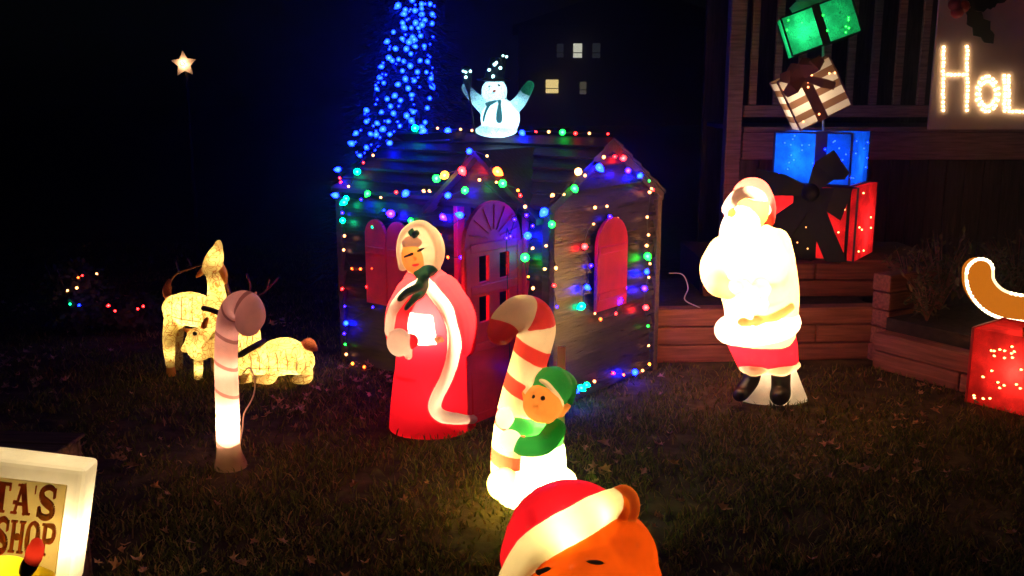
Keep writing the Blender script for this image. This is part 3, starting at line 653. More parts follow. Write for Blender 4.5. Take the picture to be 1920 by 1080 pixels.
f.lamp(1005, 900, 60, (1, .86, .30), -.03); f.lamp(962, 800, 1.6, WARM, 0); f.lamp(1018, 757, .55, WARM, -.08); f.lamp(952, 826, .4, WARM, -.17); f.lamp(946, 786, .3, WARM, -.09); f.lamp(990, 836, .3, WARM, -.16); f.lamp(1003, 625, .35, WARM, 0); f.lamp(985, 700, .35, WARM, 0); f.lamp(943, 908, .8, (1, .85, .4), -.12)  # seat bulb first; added fill lamps brighten cane, face, sleeve, mittens and shoe
obj('stake', bbox_mesh(-.016, .016, -.012, .012, 0, .62, .003), M_CREAM, f.root, f.p(1050, 920, .10)*np.array([1, 1, 0]))

# --- lone candy cane
f = Fig('candy_cane', 432, 875, 'tall candy cane light with a glowing white foot, in front of the lit deer', 'candy cane')
f.tube('cane', [(428, 835, 0), (427, 780, 0), (425, 720, 0), (424, 660, 0), (428, 605, 0), (440, 577, -.03), (460, 572, -.08), (470, 590, -.12), (466, 605, -.13)], [22, 22, 22, 21.5, 22, 24, 27, 27, 25])
f.loft('base', [(433, 878, 31), (433, 870, 30), (430, 850, 24), (428, 828, 21)], 1.0)
cl2 = np.array(catmull([f.p(*q) for q in [(428, 835, 0), (427, 780, 0), (425, 720, 0), (424, 660, 0), (428, 605, 0), (440, 577, -.03), (460, 572, -.08), (470, 590, -.12), (466, 605, -.13)]], 80)); sg2 = np.concatenate([[0], np.cumsum(np.linalg.norm(np.diff(cl2, axis=0), axis=1))])
f.build({'cane': shell_mat('plastic_bleached', (.76, .45, .36)), 'stripe': shell_mat('plastic_bleached_red', (.34, .15, .12)), 'base': shell_mat('plastic_base', (.35, .2, .13), .25)}, .006,
        paint=lambda t, c, n: ('stripe' if t == 'cane' and cane_stripe(c, cl2, sg2, .115, .125, .13, .45) else t))
f.lamp(428, 790, 7, WARM, 0); f.lamp(425, 690, .6, (1, .6, .4), 0); f.lamp(458, 582, .16, (1, .6, .5), -.07); f.lamp(427, 625, .12, (1, .6, .5), 0)  # foot bulb first; lamps up the cane and in the hook are added fill
V, Fc = tube([f.p(448, 845, .02), f.p(455, 800, .05), f.p(458, 775, .05), f.p(474, 745, .05), f.p(478, 715, .06), f.p(468, 690, .1), f.p(455, 700, .3)], .0035, 6, 6); obj('power_cord', mk(V, Fc, True), solid('white_cord', (.7, .6, .5)), f.root)

# --- big bear head in the foreground
f = Fig('bear_figure', 1100, 1240, 'orange plastic bear in a red santa hat with white fur band, nearest the camera', 'figure', base=(0.185, 2.15, 0))
f.ell('head', 1095, 1105, 150, 148, 128, 0)
f.ell('head', 1152, 1055, 83, 98, 88, .0)
f.ell('ear', 1167, 950, 34, 44, 15, -.01); f.ell('inner_ear', 1164, 955, 17, 28, 8, -.027)
f.ell('muzzle', 1080, 1180, 62, 48, 50, -.16); f.ell('nose', 1078, 1160, 16, 12, 12, -.235)
f.ell('hat', 1070, 1010, 122, 112, 105, .03); f.ell('hat', 1000, 1030, 55, 90, 80, .0); f.tube('hat', [(985, 1010, .0), (962, 1045, -.03), (957, 1075, -.05)], [42, 26, 15])
f.ell('pompom', 958, 1092, 27, 24, 26, -.06)
f.ftube('fur_band', [(958, 1086), (988, 1040), (1036, 1005), (1086, 978), (1124, 955), (1146, 942)], [25, 28, 30, 30, 29, 26], -.004)
l0, l1 = f.p(985, 1034)[[0, 2]], f.p(1146, 928)[[0, 2]]
def bear_paint(t, c, n):
    if t in ('hat', 'head'):
        return 'hat' if (l1[0]-l0[0])*(c.z-l0[1])-(l1[1]-l0[1])*(c.x-l0[0]) > 0 else 'head'
    return t
f.ftube('eyebrow', [(1008, 1076), (1019, 1069), (1032, 1064)], 2.6, .004); f.ftube('eyebrow', [(1099, 1053), (1116, 1054), (1134, 1057)], 2.6, .003)
f.ell('body', 1110, 1400, 150, 190, 120, .02); f.ell('arm', 975, 1380, 50, 85, 55, -.06); f.ell('arm#2', 1245, 1380, 50, 85, 55, -.06)
f.fell('eye', 1038, 1112, 8, 10, 5); f.fell('eye#2', 1110, 1112, 8, 10, 5)
for i, t in enumerate(('foot', 'foot#2')):
    c = f.base*0; f.add(t, ell((-.12+.24*i, -.16, .085), (.085, .13, .085)))
f.build({'head': M_ORANGE, 'ear': shell_mat('plastic_rust', (.62, .13, .015)), 'inner_ear': M_ORANGE2, 'muzzle': M_ORANGE2, 'nose': M_DARK, 'hat': M_RED, 'pompom': M_WHITE, 'fur_band': shell_mat('plastic_fur_yellow', (.80, .72, .40)), 'eyebrow': M_DARK, 'body': M_ORANGE, 'arm': M_ORANGE, 'eye': M_DARK, 'foot': M_ORANGE}, .0055, paint=bear_paint)
f.lamp(1085, 1090, 1.7, WARM, -.02); f.lamp(1062, 1000, .75, (1, .85, .45), -.08); f.lamp(1125, 965, .3, (1, .85, .45), -.06); f.lamp(1110, 1350, 2.5, WARM, 0)  # head bulb first; the yellowish lamps are added to brighten the fur band

# ================================================================== deer
DEER = mesh_fabric('deer_cloth', (.92, .66, .30), (.42, .19, .04), .75, 9.0, .07); HOOF = shell_mat('deer_hoof', (.6, .25, .05), .4); ANT = solid('antler', (.20, .08, .05)); COLLAR = solid('deer_collar', (.03, .012, .01)); TAIL = mesh_fabric('deer_tail', (.45, .14, .07), (.15, .05, .02))
DL = (1.0, .70, .32)
f = Fig('standing_deer', 360, 704, 'lit standing deer with its muzzle raised to the sky, left of the candy cane', 'deer')
f.tube('body', [(328, 578, .06), (350, 578, .04), (378, 585, .0), (398, 598, -.02)], [24, 32, 31, 24]); f.ell('body', 330, 585, 23, 34, 24, .05)
f.tube('leg', [(322, 600, .02), (317, 640, .0), (319, 678, .0), (320, 688, 0)], [15, 12, 9, 8]); f.tube('hoof', [(320, 690, 0), (321, 700, -.01)], [8.5, 9])
f.tube('leg#2', [(336, 600, .12), (333, 645, .13), (336, 685, .13), (336, 695, .13)], [13, 10, 8, 8]); f.tube('leg#3', [(388, 610, -.06), (374, 655, -.07), (372, 700, -.07), (372, 708, -.07)], [15, 10, 8, 8]); f.tube('leg#4', [(400, 610, .06), (402, 650, .06), (404, 695, .06)], [14, 10, 8])
f.tube('neck', [(396, 600, -.03), (406, 565, -.03), (404, 535, -.03), (398, 508, -.03)], [24, 19, 15, 13])
f.tube('head', [(395, 502, -.03), (402, 486, -.05), (408, 466, -.07), (410, 455, -.07)], [16, 17, 10, 6])
f.tube('ear', [(386, 502, -.03), (376, 512, -.02), (367, 520, -.02)], [6, 6, 2]); f.tube('ear#2', [(416, 500, -.03), (421, 515, -.03), (425, 532, -.02)], [6, 6, 2])
f.tube('tail', [(318, 565, .08), (313, 545, .1), (318, 525, .11)], [6, 9, 4])
f.build({'body': DEER, 'leg': DEER, 'hoof': HOOF, 'neck': DEER, 'head': DEER, 'ear': HOOF, 'tail': TAIL}, .008, 2)
for pts, r in ((((410, 500, -.02), (420, 520, .02), (430, 548, .04), (436, 560, .05)), 3.5), (((388, 492, 0), (360, 502, .06), (330, 514, .12), (318, 530, .14)), 2.5), (((360, 502, .06), (352, 485, .08)), 2), (((336, 512, .1), (330, 492, .12)), 2)):
    V, Fc = tube([f.p(*q) for q in pts], r*f.k, 8); obj('antler', mk(V, Fc, True), ANT, f.root)
V, Fc = tube([f.p(382, 578, -.12), f.p(398, 582, -.115), f.p(418, 590, -.1)], 5*f.k, 8); obj('collar', mk(V, Fc, True), COLLAR, f.root)
for u, v, w, dy in ((345, 585, .9, .04), (380, 588, .8, 0), (404, 545, .32, -.03), (403, 478, .22, -.05), (318, 660, .12, 0), (373, 690, .12, -.07)): f.lamp(u, v, w*2.3, DL, dy)

def hoop(f, pts, lift=.004):
    V, Fc = tube([f.front(u, v, lift) for u, v in pts], .8*f.k, 6, 3, False); obj('frame_wire', mk(V, Fc, True), solid('frame_wire', (.34, .2, .1)), f.root)
for u in (322, 340, 360, 380): hoop(f, [(u+.08*(v-580)**2/40, v) for v in (556, 566, 580, 595, 608)])
hoop(f, [(314, 590), (330, 596), (350, 600), (375, 604), (395, 606)])
f = Fig('grazing_deer', 400, 712, 'lit young deer with lowered head and dark eye, half hidden behind the candy cane', 'deer')
f.ell('body', 430, 655, 34, 30, 26, .03); f.tube('neck', [(425, 645, .0), (405, 652, -.02), (385, 655, -.04)], [22, 18, 16])
f.tube('head', [(366, 630, -.05), (364, 645, -.06), (372, 662, -.05), (392, 655, -.04)], [15, 17, 15, 15]); f.tube('muzzle', [(362, 645, -.07), (350, 650, -.08), (345, 655, -.08)], [12, 8, 6])
f.tube('ear', [(358, 622, -.05), (346, 618, -.05)], [6, 3]); f.tube('ear#2', [(382, 612, -.05), (388, 598, -.05)], [6, 4])
f.tube('leg', [(412, 668, -.02), (408, 690, -.02), (408, 708, -.02)], [11, 8, 7]); f.tube('leg#2', [(450, 668, .05), (452, 690, .05), (452, 708, .05)], [11, 8, 7])
f.tube('leg#3', [(420, 668, .1), (418, 690, .1), (418, 706, .1)], [11, 8, 7]); f.tube('leg#4', [(440, 668, -.05), (440, 690, -.05), (440, 710, -.05)], [11, 8, 7])
f.fell('eye', 365, 626, 4.5, 5, 3)
f.build({'body': DEER, 'neck': DEER, 'head': DEER, 'muzzle': DEER, 'ear': HOOF, 'leg': DEER, 'eye': M_DARK}, .007, 2)
f.lamp(366, 648, .6, DL, -.055); f.lamp(425, 655, .7, DL, .02)

f = Fig('lying_deer', 520, 716, 'lit deer lying on the grass right of the candy cane with dark collar', 'deer')
f.tube('body', [(468, 684, .0), (500, 676, .0), (535, 668, .02), (562, 676, .04)], [28, 33, 37, 29])
f.tube('neck', [(466, 680, -.02), (468, 645, -.03), (466, 610, -.03), (462, 580, -.03)], [27, 22, 20, 17]); f.tube('head', [(460, 572, -.03), (440, 572, -.05), (420, 580, -.06)], [20, 15, 9])
f.tube('ear', [(470, 560, -.02), (480, 548, .0)], [7, 3]); f.tube('leg', [(470, 706, -.08), (455, 711, -.12), (452, 712, -.18)], [11, 9, 8]); f.tube('leg#2', [(510, 700, -.08), (505, 711, -.13), (480, 711, -.14)], [13, 10, 8]); f.tube('leg#3', [(570, 690, -.06), (575, 709, -.1), (555, 712, -.15)], [16, 11, 8])
f.tube('tail', [(568, 650, .04), (580, 645, .04), (592, 655, .04)], [9, 12, 5])
f.build({'body': DEER, 'neck': DEER, 'head': DEER, 'ear': HOOF, 'leg': DEER, 'tail': TAIL}, .008, 2)
for u in (470, 486, 503, 520, 538, 556, 572): hoop(f, [(u-3, 662), (u, 672), (u+1, 684), (u, 696)])
hoop(f, [(458, 690), (490, 692), (520, 690), (550, 692), (575, 690)]); hoop(f, [(462, 645), (464, 625), (460, 605)]); hoop(f, [(474, 640), (474, 622), (470, 600)])
V, Fc = tube([f.p(448, 668, -.06), f.p(462, 658, -.125), f.p(480, 648, -.1), f.p(494, 640, -.0)], 6*f.k, 8); obj('collar', mk(V, Fc, True), COLLAR, f.root)
for pts, r in ((((472, 556, 0), (495, 548, .03), (522, 520, .06)), 2.0), (((462, 556, 0), (470, 538, .03), (462, 515, .05)), 2.0), (((500, 544, .03), (505, 525, .05)), 1.5)):
    V, Fc = tube([f.p(*q) for q in pts], r*f.k, 8); obj('antler', mk(V, Fc, True), ANT, f.root)
for u, v, w, dy in ((485, 685, .8, 0), (530, 680, 1.0, .02), (562, 690, .5, .03), (467, 625, .35, -.03), (448, 574, .15, -.04), (505, 706, .12, -.09), (572, 702, .12, -.07)): f.lamp(u, v, w*2.3, DL, dy)

# ================================================================== snowman on the roof
P = HL(.99, DW/2, RIDGE+.03)
f = Fig('snowman', 0, 0, 'icy white lit snowman with black hat and raised arms on the playhouse roof', 'snowman', base=P); f.k = mpp(P[1], 1.5)
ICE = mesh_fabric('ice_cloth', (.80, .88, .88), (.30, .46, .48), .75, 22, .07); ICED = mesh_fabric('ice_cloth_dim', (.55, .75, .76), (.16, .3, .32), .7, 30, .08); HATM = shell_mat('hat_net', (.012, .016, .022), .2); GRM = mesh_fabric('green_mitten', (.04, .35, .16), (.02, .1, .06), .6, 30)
f.ell('body', 938, 222, 37, 36, 34, 0); f.ell('body', 930, 245, 40, 13, 36, 0)
f.ell('head', 927, 171, 24, 23, 23, 0); f.tube('arm', [(960, 205, 0), (975, 190, -.02), (986, 172, -.03)], [13, 12, 10]); f.tube('arm#2', [(912, 208, 0), (898, 192, .0), (884, 178, .0)], [12, 12, 10])
f.tube('mitten', [(986, 172, -.03), (993, 160, -.03)], [11, 9]); f.tube('mitten#2', [(884, 178, 0), (874, 165, 0)], [10, 9])
f.loft('hat', [(926, 149, 19), (928, 138, 18), (932, 120, 16), (934, 108, 15)], 1.0); f.loft('hat_brim', [(925, 151, 31), (925, 147, 31)], .9)
f.ftube('scarf', [(912, 196), (925, 193), (948, 184)], 3.2); f.ftube('scarf', [(917, 196), (910, 212), (907, 226)], 3); f.ftube('tie', [(937, 190), (936, 212), (936, 226)], [3, 4.5, 5])
for i, (u, v) in enumerate(((918, 163), (935, 160))): f.fell('eye#%d' % i, u, v, 3, 3, 2)
for i, (u, v) in enumerate(((920, 178), (925, 181), (931, 181), (937, 178))): f.fell('mouth_dot#%d' % i, u, v, 1.8, 1.8, 1.5)
f.add('nose', tube([f.front(928, 170), f.front(928, 170, .05)+np.array([-.02, 0, -.01])], [3*f.k, 1*f.k], 8))
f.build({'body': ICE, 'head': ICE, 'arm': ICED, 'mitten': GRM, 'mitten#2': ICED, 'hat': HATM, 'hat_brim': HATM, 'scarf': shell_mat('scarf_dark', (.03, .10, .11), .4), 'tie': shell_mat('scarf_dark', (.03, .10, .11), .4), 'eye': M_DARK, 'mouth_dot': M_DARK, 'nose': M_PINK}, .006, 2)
CY = (.50, .93, 1.0); f.lamp(938, 225, 2.3, CY, 0); f.lamp(927, 172, .6, CY, 0); f.lamp(972, 193, .16, CY, -.02); f.lamp(900, 195, .12, CY, 0); f.lamp(928, 128, .05, CY, 0); f.lamp(935, 246, .3, CY, 0)
for u, v in ((926, 141), (938, 128), (929, 122), (930, 116), (942, 105), (950, 107), (919, 130)):
    put_bulb(f.p(u, v, -.075), 'i', f.root)
BR = solid('broom_stick', (.05, .04, .03)); f2 = empty('broom', f.base+f.p(868, 250, -.02), 0, 'small lit broom held up at the left of the roof snowman', 'broom'); b0 = f.p(868, 250, -.02)
V, Fc = tube([f.p(879, 172, -.04)-b0, f.p(890, 250, -.04)-b0], 2.0*f.k, 8); obj('handle', mk(V, Fc, True), BR, f2)
V, Fc = tube([f.p(879, 172, -.04)-b0, f.p(876, 150, -.04)-b0, f.p(874, 134, -.04)-b0], [3*f.k, 8*f.k, 10*f.k], 10); obj('bristles', mk(V, Fc, True), solid('bristle', (.02, .05, .06)), f2)
for u, v in ((868, 134), (875, 136), (881, 133), (875, 144)): put_bulb(f.p(u, v, -.07)-b0, 'i', f2)

# ================================================================== tree wound with blue lights
TB = PY(772, 400, 7.5); TB[2] = 0; TH, TR = 3.05, .86
tree = empty('conifer_tree', TB, 0, 'tall dark conifer wound with blue lights behind the playhouse', 'tree')
obj('trunk', mk(*tube([(0, 0, 0), (0, 0, 1.5), (0, 0, TH)], [.07, .05, .01], 10), smooth=True), solid('bark', (.06, .045, .03), .9), tree)
def crown():
    V, Fc = [], []
    for i in range(9000):
        z = .25+(TH-.25)*random.random()**1.25; R = TR*(1-z/TH)*1.0+.03; r = R*math.sqrt(random.uniform(.15, 1)); a = random.random()*6.283
        L = random.uniform(.05, .13); w = random.uniform(.006, .016); c = np.array([r*math.cos(a), r*math.sin(a), z])
        d = np.array([math.cos(a+random.uniform(-.7, .7)), math.sin(a+random.uniform(-.7, .7)), random.uniform(-.55, .25)]); s = np.array([-d[1], d[0], random.uniform(-.3, .3)])
        s = s/np.linalg.norm(s)*w; o = len(V); V += [c-s, c+s, c+d*L*.7+s*.8, c+d*L, c+d*L*.7-s*.8]; Fc.append((o, o+1, o+2, o+3, o+4))
    return mk(V, Fc)
obj('crown', crown(), solid('needles', (.05, .10, .08), .8, .5, 5), tree)
tree_px = [(517, 2), (575, 22), (565, 42), (622, 14), (488, 53), (485, 75), (630, 82), (585, 78), (460, 122), (462, 145), (542, 118), (567, 138), (518, 157), (545, 155), (635, 130), (415, 173), (388, 228), (472, 220), (490, 235), (518, 218), (560, 207), (434, 276), (492, 270), (508, 297), (547, 265), (592, 262), (380, 318), (412, 338), (472, 340), (502, 370), (558, 343), (600, 340), (358, 373), (460, 395), (552, 407), (596, 407), (328, 433), (478, 433), (627, 437), (363, 470), (312, 492), (450, 472), (492, 500), (505, 535), (624, 475), (430, 532), (617, 547), (378, 555), (395, 592), (447, 568), (355, 625), (605, 607), (484, 640), (525, 625), (505, 668), (253, 618), (252, 684), (311, 688), (376, 682), (366, 722), (452, 702), (592, 680), (212, 742), (274, 748), (192, 812), (264, 820), (235, 877), (400, 760), (560, 720), (593, 735), (450, 20), (540, 60), (600, 110), (530, 200), (440, 330), (540, 450), (420, 640), (320, 760), (470, 770)]
for _ in range(70):
    yy = random.uniform(0, 860); xl_ = np.interp(yy, [0, 250, 500, 760, 860], [490, 385, 300, 200, 190]); xr_ = np.interp(yy, [0, 500, 740, 860], [650, 640, 600, 330]); tree_px.append((random.uniform(xl_, xr_), yy))
def on_cone(u, v):
    d = ray(u, v); best = None
    for y in np.linspace(6.3, 7.5, 120):
        q = OO+d*(y/d[1]); R = TR*max(0, 1-q[2]/TH)+.05
        if math.hypot(q[0]-TB[0], q[1]-TB[1]) <= R: return q
    return OO+d*(7.45/d[1])
tp = [on_cone(600+x/3, y/3) for x, y in tree_px]
ts = empty('light_string', TB, 0, 'blue light string wound through the conifer behind the playhouse', 'light string')
order = sorted(range(len(tp)), key=lambda i: tp[i][2]); 
obj('wire', mk(*tube([tp[i]-TB+np.array([0, .03, 0]) for i in order], .002, 4, 2, False)), WIRE, ts)
for i, q in enumerate(tp): put_bulb(q, 'T' if i < 79 else 'b', ts, TB)

# ================================================================== star on a pole
SP = PY(345, 120, 9.0)
st = empty('star_light', (SP[0], SP[1], 0), 0, 'small lit five pointed star on a dark pole against the night', 'star')
ang = [math.pi/2+.05+i*math.pi/5 for i in range(10)]; V = [((.125 if i % 2 == 0 else .062)*math.cos(a), 0, SP[2]+(.125 if i % 2 == 0 else .062)*math.sin(a)) for i, a in enumerate(ang)]
V += [(0, -.035, SP[2]), (0, .035, SP[2])]; Fc = [(i, (i+1) % 10, 10) for i in range(10)]+[((i+1) % 10, i, 11) for i in range(10)]
obj('star', mk(V, Fc), shell_mat('star_paper', (.85, .6, .42), .8), st); lamp('inner_light', (0, 0, SP[2]), .55, (1, .75, .5), st, .01)
V, Fc = tube([(.02*math.cos(a)-.004, -.032, SP[2]+.018*math.sin(a)) for a in np.linspace(0, 6.283, 17)], .0035, 6, 1); obj('ring', mk(V, Fc, True), solid('star_ring', (.2, .2, .12)), st)
obj('pole', mk(*tube([(0, .05, 0), (0, .05, SP[2]+.02)], .018, 8, 2), smooth=True), solid('pole_dark', (.02, .02, .02)), st)

# ================================================================== far house with lit windows
fh = empty('far_house', PZ(1180, 187+46, 0), 0, 'dark distant house with a few lit windows beyond the yard', 'house'); FB = PY(1180, 240, 60.0); FB[2] = 0; fh.location = FB
FD = solid('far_siding', (.05, .05, .055), .9)
obj('wall', mk(*box(-7, 7, 0, 8, 0, 6.1)), FD, fh)
V, Fc = prism([(-7.4, 6.1), (7.4, 6.1), (0, 8.6)], -.3, 8.3); obj('roof', mk(V, Fc), solid('far_roof', (.025, .025, .03)), fh)
for u, v, w, h, c, s in ((1035, 162, 23, 24, (1, .74, .28), .95), (1083, 95, 16, 25, (.9, .9, .72), .7), (1093, 165, 12, 22, (.7, .6, .4), .10), (1050, 95, 12, 24, (.3, .35, .45), .035), (1118, 95, 14, 26, (.3, .35, .4), .05)):
    q = PY(u, v, 60.0)-FB; k = 60.3/FPX; w *= k; h *= k
    fr = obj('window', mk(*join([box(q[0]-w/2-.09, q[0]-w/2, -.1, -.01, q[2]-h/2-.09, q[2]+h/2+.09), box(q[0]+w/2, q[0]+w/2+.09, -.1, -.01, q[2]-h/2-.09, q[2]+h/2+.09), box(q[0]-w/2, q[0]+w/2, -.1, -.01, q[2]+h/2, q[2]+h/2+.09), box(q[0]-w/2, q[0]+w/2, -.12, -.01, q[2]-h/2-.09, q[2]-h/2), box(q[0]-w/2, q[0]+w/2, -.08, -.03, q[2]-h*.18, q[2]-h*.12)])), FD, fh)
    obj('pane', mk(*box(q[0]-w/2, q[0]+w/2, -.045, -.035, q[2]-h/2, q[2]+h/2)), glow('pane_%d' % u, c, s), fr)

# ================================================================== timber beds
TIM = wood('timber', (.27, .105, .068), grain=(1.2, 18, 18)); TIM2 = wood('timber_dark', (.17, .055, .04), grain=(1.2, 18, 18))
def timber_run(parent, a, b_, z0, n, h=.115, d=.12, mat=TIM, split=()):
    a = np.array([a[0], a[1]]); b_ = np.array([b_[0], b_[1]]); L = np.linalg.norm(b_-a); ang = math.atan2(*(b_-a)[::-1])
    for i in range(n):
        cuts = [0]+([L*s for s in split] if i % 2 == 0 else [L*(s+.17) % L for s in split])+[L]; cuts.sort()
        for c0, c1 in zip(cuts[:-1], cuts[1:]):
            if c1-c0 < .05: continue
            j = random.uniform(-.006, .006)
            obj('timber', bevel_mesh(*box(c0+.002, c1-.002, j, d+j, z0+i*h+.001, z0+(i+1)*h-.003), w=.016, seg=2), mat, parent, (a[0], a[1], 0), (0, 0, ang))
w1 = empty('timber_wall', (0, 0, 0), 0, 'low landscape timber wall of three courses behind the santa figure', 'retaining wall')
q0, q1 = PZ(1222, 682), PZ(1640, 676); timber_run(w1, (q0[0], q0[1]), (q1[0]+.02, q1[1]+.02), 0, 3, split=(.55,))
obj('soil', mk(*box(q0[0]+.05, q1[0], q0[1]+.125, 6.62, .0, .325)), solid('bed_soil', (.03, .02, .015), 1, .5, 20, bump=1), w1)
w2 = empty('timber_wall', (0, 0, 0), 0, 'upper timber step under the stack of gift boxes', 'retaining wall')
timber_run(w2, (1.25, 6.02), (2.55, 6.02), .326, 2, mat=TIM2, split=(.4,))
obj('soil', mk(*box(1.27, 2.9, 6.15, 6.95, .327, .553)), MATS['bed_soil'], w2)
w3 = empty('timber_wall', (0, 0, 0), 0, 'stepped timber corner of the planting bed at the right', 'retaining wall')
c0 = PZ(1632, 690); c1 = PZ(1990, 790); dv = (c1-c0)/np.linalg.norm(c1-c0)
timber_run(w3, c0, c1, 0, 2, split=(.5,))
nrm = np.array([-dv[1], dv[0], 0])
for i in range(5):
    p0 = c0+nrm*.13+dv*.0; timber_run(w3, p0, p0+nrm*.5+dv*.02, .232*0+i*.112, 1, .112, .13, TIM)
b0 = c0+nrm*.125
poly = [c0+nrm*.12, c1+nrm*.12, c1+nrm*1.6, c0+nrm*1.3]
V = [(q[0], q[1], z) for z in (0, .30) for q in poly]; obj('soil', mk(V, [(3, 2, 1, 0), (4, 5, 6, 7)]+[(i, (i+1) % 4, (i+1) % 4+4, i+4) for i in range(4)]), MATS['bed_soil'], w3)
V, Fc = tube([PY(1255, 512, 5.66), PY(1280, 515, 5.66), PY(1290, 540, 5.66), PY(1284, 562, 5.66), PY(1312, 577, 5.62)], .004, 6, 6); tag(obj('power_cord', mk(V, Fc, True), MATS['white_cord']), 'pale power cord curling over the timber wall left of santa', 'cord')

# plants in the bed
def plant(loc, h, n, spread, label, mat):
    r = empty('bed_plant', loc, 0, label, 'plant', 'dry plants in the timber bed'); V, Fc = [], []; SV = []
    for i in range(n):
        a = random.random()*6.283; l = h*random.uniform(.5, 1); t = np.array([math.cos(a)*spread*random.random(), math.sin(a)*spread*random.random(), l])
        SV.append(tube([(0, 0, 0), t*.5+np.array([0, 0, .05]), t], [.004, .003, .0015], 4, 2, False))
        for j in range(9):
            c = t*random.uniform(.3, 1)+rng.normal(0, .02, 3); d = rng.normal(0, 1, 3); d /= np.linalg.norm(d); s = np.cross(d, (0, 0, 1)); s = s/(np.linalg.norm(s)+1e-6)*.012; L = random.uniform(.03, .08)
            o = len(V); V += [c, c+d*L*.5+s, c+d*L, c+d*L*.5-s]; Fc.append((o, o+1, o+2, o+3))
    obj('stem', mk(*join(SV)), ANT, r); obj('foliage', mk(V, Fc), mat, r)
PL = solid('dry_foliage', (.10, .085, .03), .9, .5, 8)
for i, (u, v, Y, h, n, s, lb) in enumerate(((1705, 600, 5.7, .42, 26, .22, 'dry leafy plant just right of the timber corner'), (1760, 590, 5.75, .5, 30, .25, 'tallest dry leafy plant in the timber bed'), (1735, 630, 5.45, .3, 22, .2, 'low dry plant at the front of the timber bed'), (1850, 560, 6.0, .42, 28, .3, 'dry plant in the bed behind the orange hook light'), (1905, 540, 6.2, .45, 28, .3, 'dry plant at the right end of the timber bed'), (1800, 560, 6.1, .36, 24, .26, 'dry plant deep in the bed against the porch'))):
    q = PY(u, v, Y); plant((q[0], q[1], .295), h, n, s, lb, PL)

# ================================================================== porch
por = empty('porch', (1.6, 7.2, 0), 0, 'raised wooden porch with balusters and boarded skirt at the upper right', 'porch'); PB = np.array([1.6, 7.2, 0])
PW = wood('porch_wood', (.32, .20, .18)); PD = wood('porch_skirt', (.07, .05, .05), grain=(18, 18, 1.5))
def pm(name, x0, x1, y0, y1, z0, z1, mat=PW, w=.006, parent=None): return obj(name, bbox_mesh(x0-PB[0], x1-PB[0], y0-PB[1], y1-PB[1], z0, z1, w), mat, parent or por)
xl, xr = PY(1392, 260, 7.2)[0], 4.6
pm('post', PY(1362, 260, 7.1)[0], PY(1392, 260, 7.1)[0]-.003, 7.12, 7.24, 0, 3.0)
pm('fascia', xl, xr, 7.20, 7.24, 1.15, 1.36); pm('deck_edge', xl, xr, 7.17, 7.30, 1.363, 1.40)
for i in range(9): pm('deck_board', xl, xr, 7.302+i*.14, 7.302+i*.14+.135, 1.365, 1.398, PW, .003)
pm('bottom_rail', xl, xr, 7.20, 7.25, 1.47, 1.56); pm('top_rail', xl, xr, 7.19, 7.27, 2.42, 2.48)
for i in range(22):
    x = PY(1408+i*45.5, 100, 7.22)[0]
    if x < xr: pm('baluster', x, x+.058, 7.212, 7.245, 1.562, 2.418, PW, .004)
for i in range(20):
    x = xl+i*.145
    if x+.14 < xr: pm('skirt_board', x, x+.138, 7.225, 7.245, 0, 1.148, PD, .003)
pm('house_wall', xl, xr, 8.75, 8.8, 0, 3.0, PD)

# porch sign
sg = empty('holiday_sign', PY(1840, 243, 7.10), 0, 'pale board with holly and HOL in small white lights on the porch rail', 'sign'); SB = np.array(sg.location)
sx0, sx1 = PY(1752, 100, 7.1)[0]-SB[0], PY(2150, 100, 7.1)[0]-SB[0]; sz1 = PY(1840, -60, 7.1)[2]-SB[2]
obj('board', bbox_mesh(sx0, sx1, 0, .02, 0, sz1, .004), solid('sign_board', (.66, .48, .40), .7, .15, 3), sg)
def sp(u, v, off=-.008): return PY(u, v, 7.1+off)-SB
mini = ell((0, 0, 0), .0075, None, 8, 6); MINI = mk(*mini, smooth=True); MINI.materials.append(glow('letter_bulb', (1, .70, .34), 22.0))
dots = [(1769, v) for v in np.linspace(88, 206, 17)]+[(1814, v) for v in np.linspace(88, 206, 17)]+[(u, 140) for u in np.linspace(1777, 1806, 5)]
dots += [(1852+21*math.cos(a)*s, 176+33*math.sin(a)*s) for s in (1, .72) for a in np.linspace(0, 6.283, 19)[:-1]]
dots += [(u, v) for u in (1884, 1892) for v in np.linspace(142, 208, 11)]+[(u, 209) for u in (1899, 1906, 1913, 1920, 1927)]
for u, v in dots: obj('letter_bulb', MINI, None, sg, sp(u+random.uniform(-1, 1), v+random.uniform(-1, 1)))
HLF = solid('holly_leaf', (.03, .045, .03), .5); 
def holly(cx, cy, L, ang):
    pts = []; N = 7
    for s in (1, -1):
        for i in range(N*2+1) if s == 1 else range(N*2-1, 0, -1):
            t = i/(2*N); w = .42*math.sin(math.pi*t)**.7*(1.0 if i % 4 == 0 else .62 if i % 4 == 2 else .8); pts.append((t*L, s*w*L*.55))
    c, s_ = math.cos(ang), math.sin(ang); return prism([(cx+x*c-y*s_, cy+x*s_+y*c) for x, y in pts], -.012, -.003)
k7 = mpp(7.1, 1.8)
for u, v, L, a in ((1812, 15, 85, -.85), (1805, 5, 88, .15), (1818, 20, 75, .5), (1800, 0, 80, 1.4)):
    q = sp(u, v); obj('holly_leaf', mk(*holly(q[0], q[2], L*k7, a)), HLF, sg)
for u, v in ((1795, 22), (1806, 12), (1790, 8)): obj('berry', mk(*ell(sp(u, v, -.02), 12*k7, None, 12, 8), smooth=True), solid('berry_red', (.3, .03, .02), .4), sg)

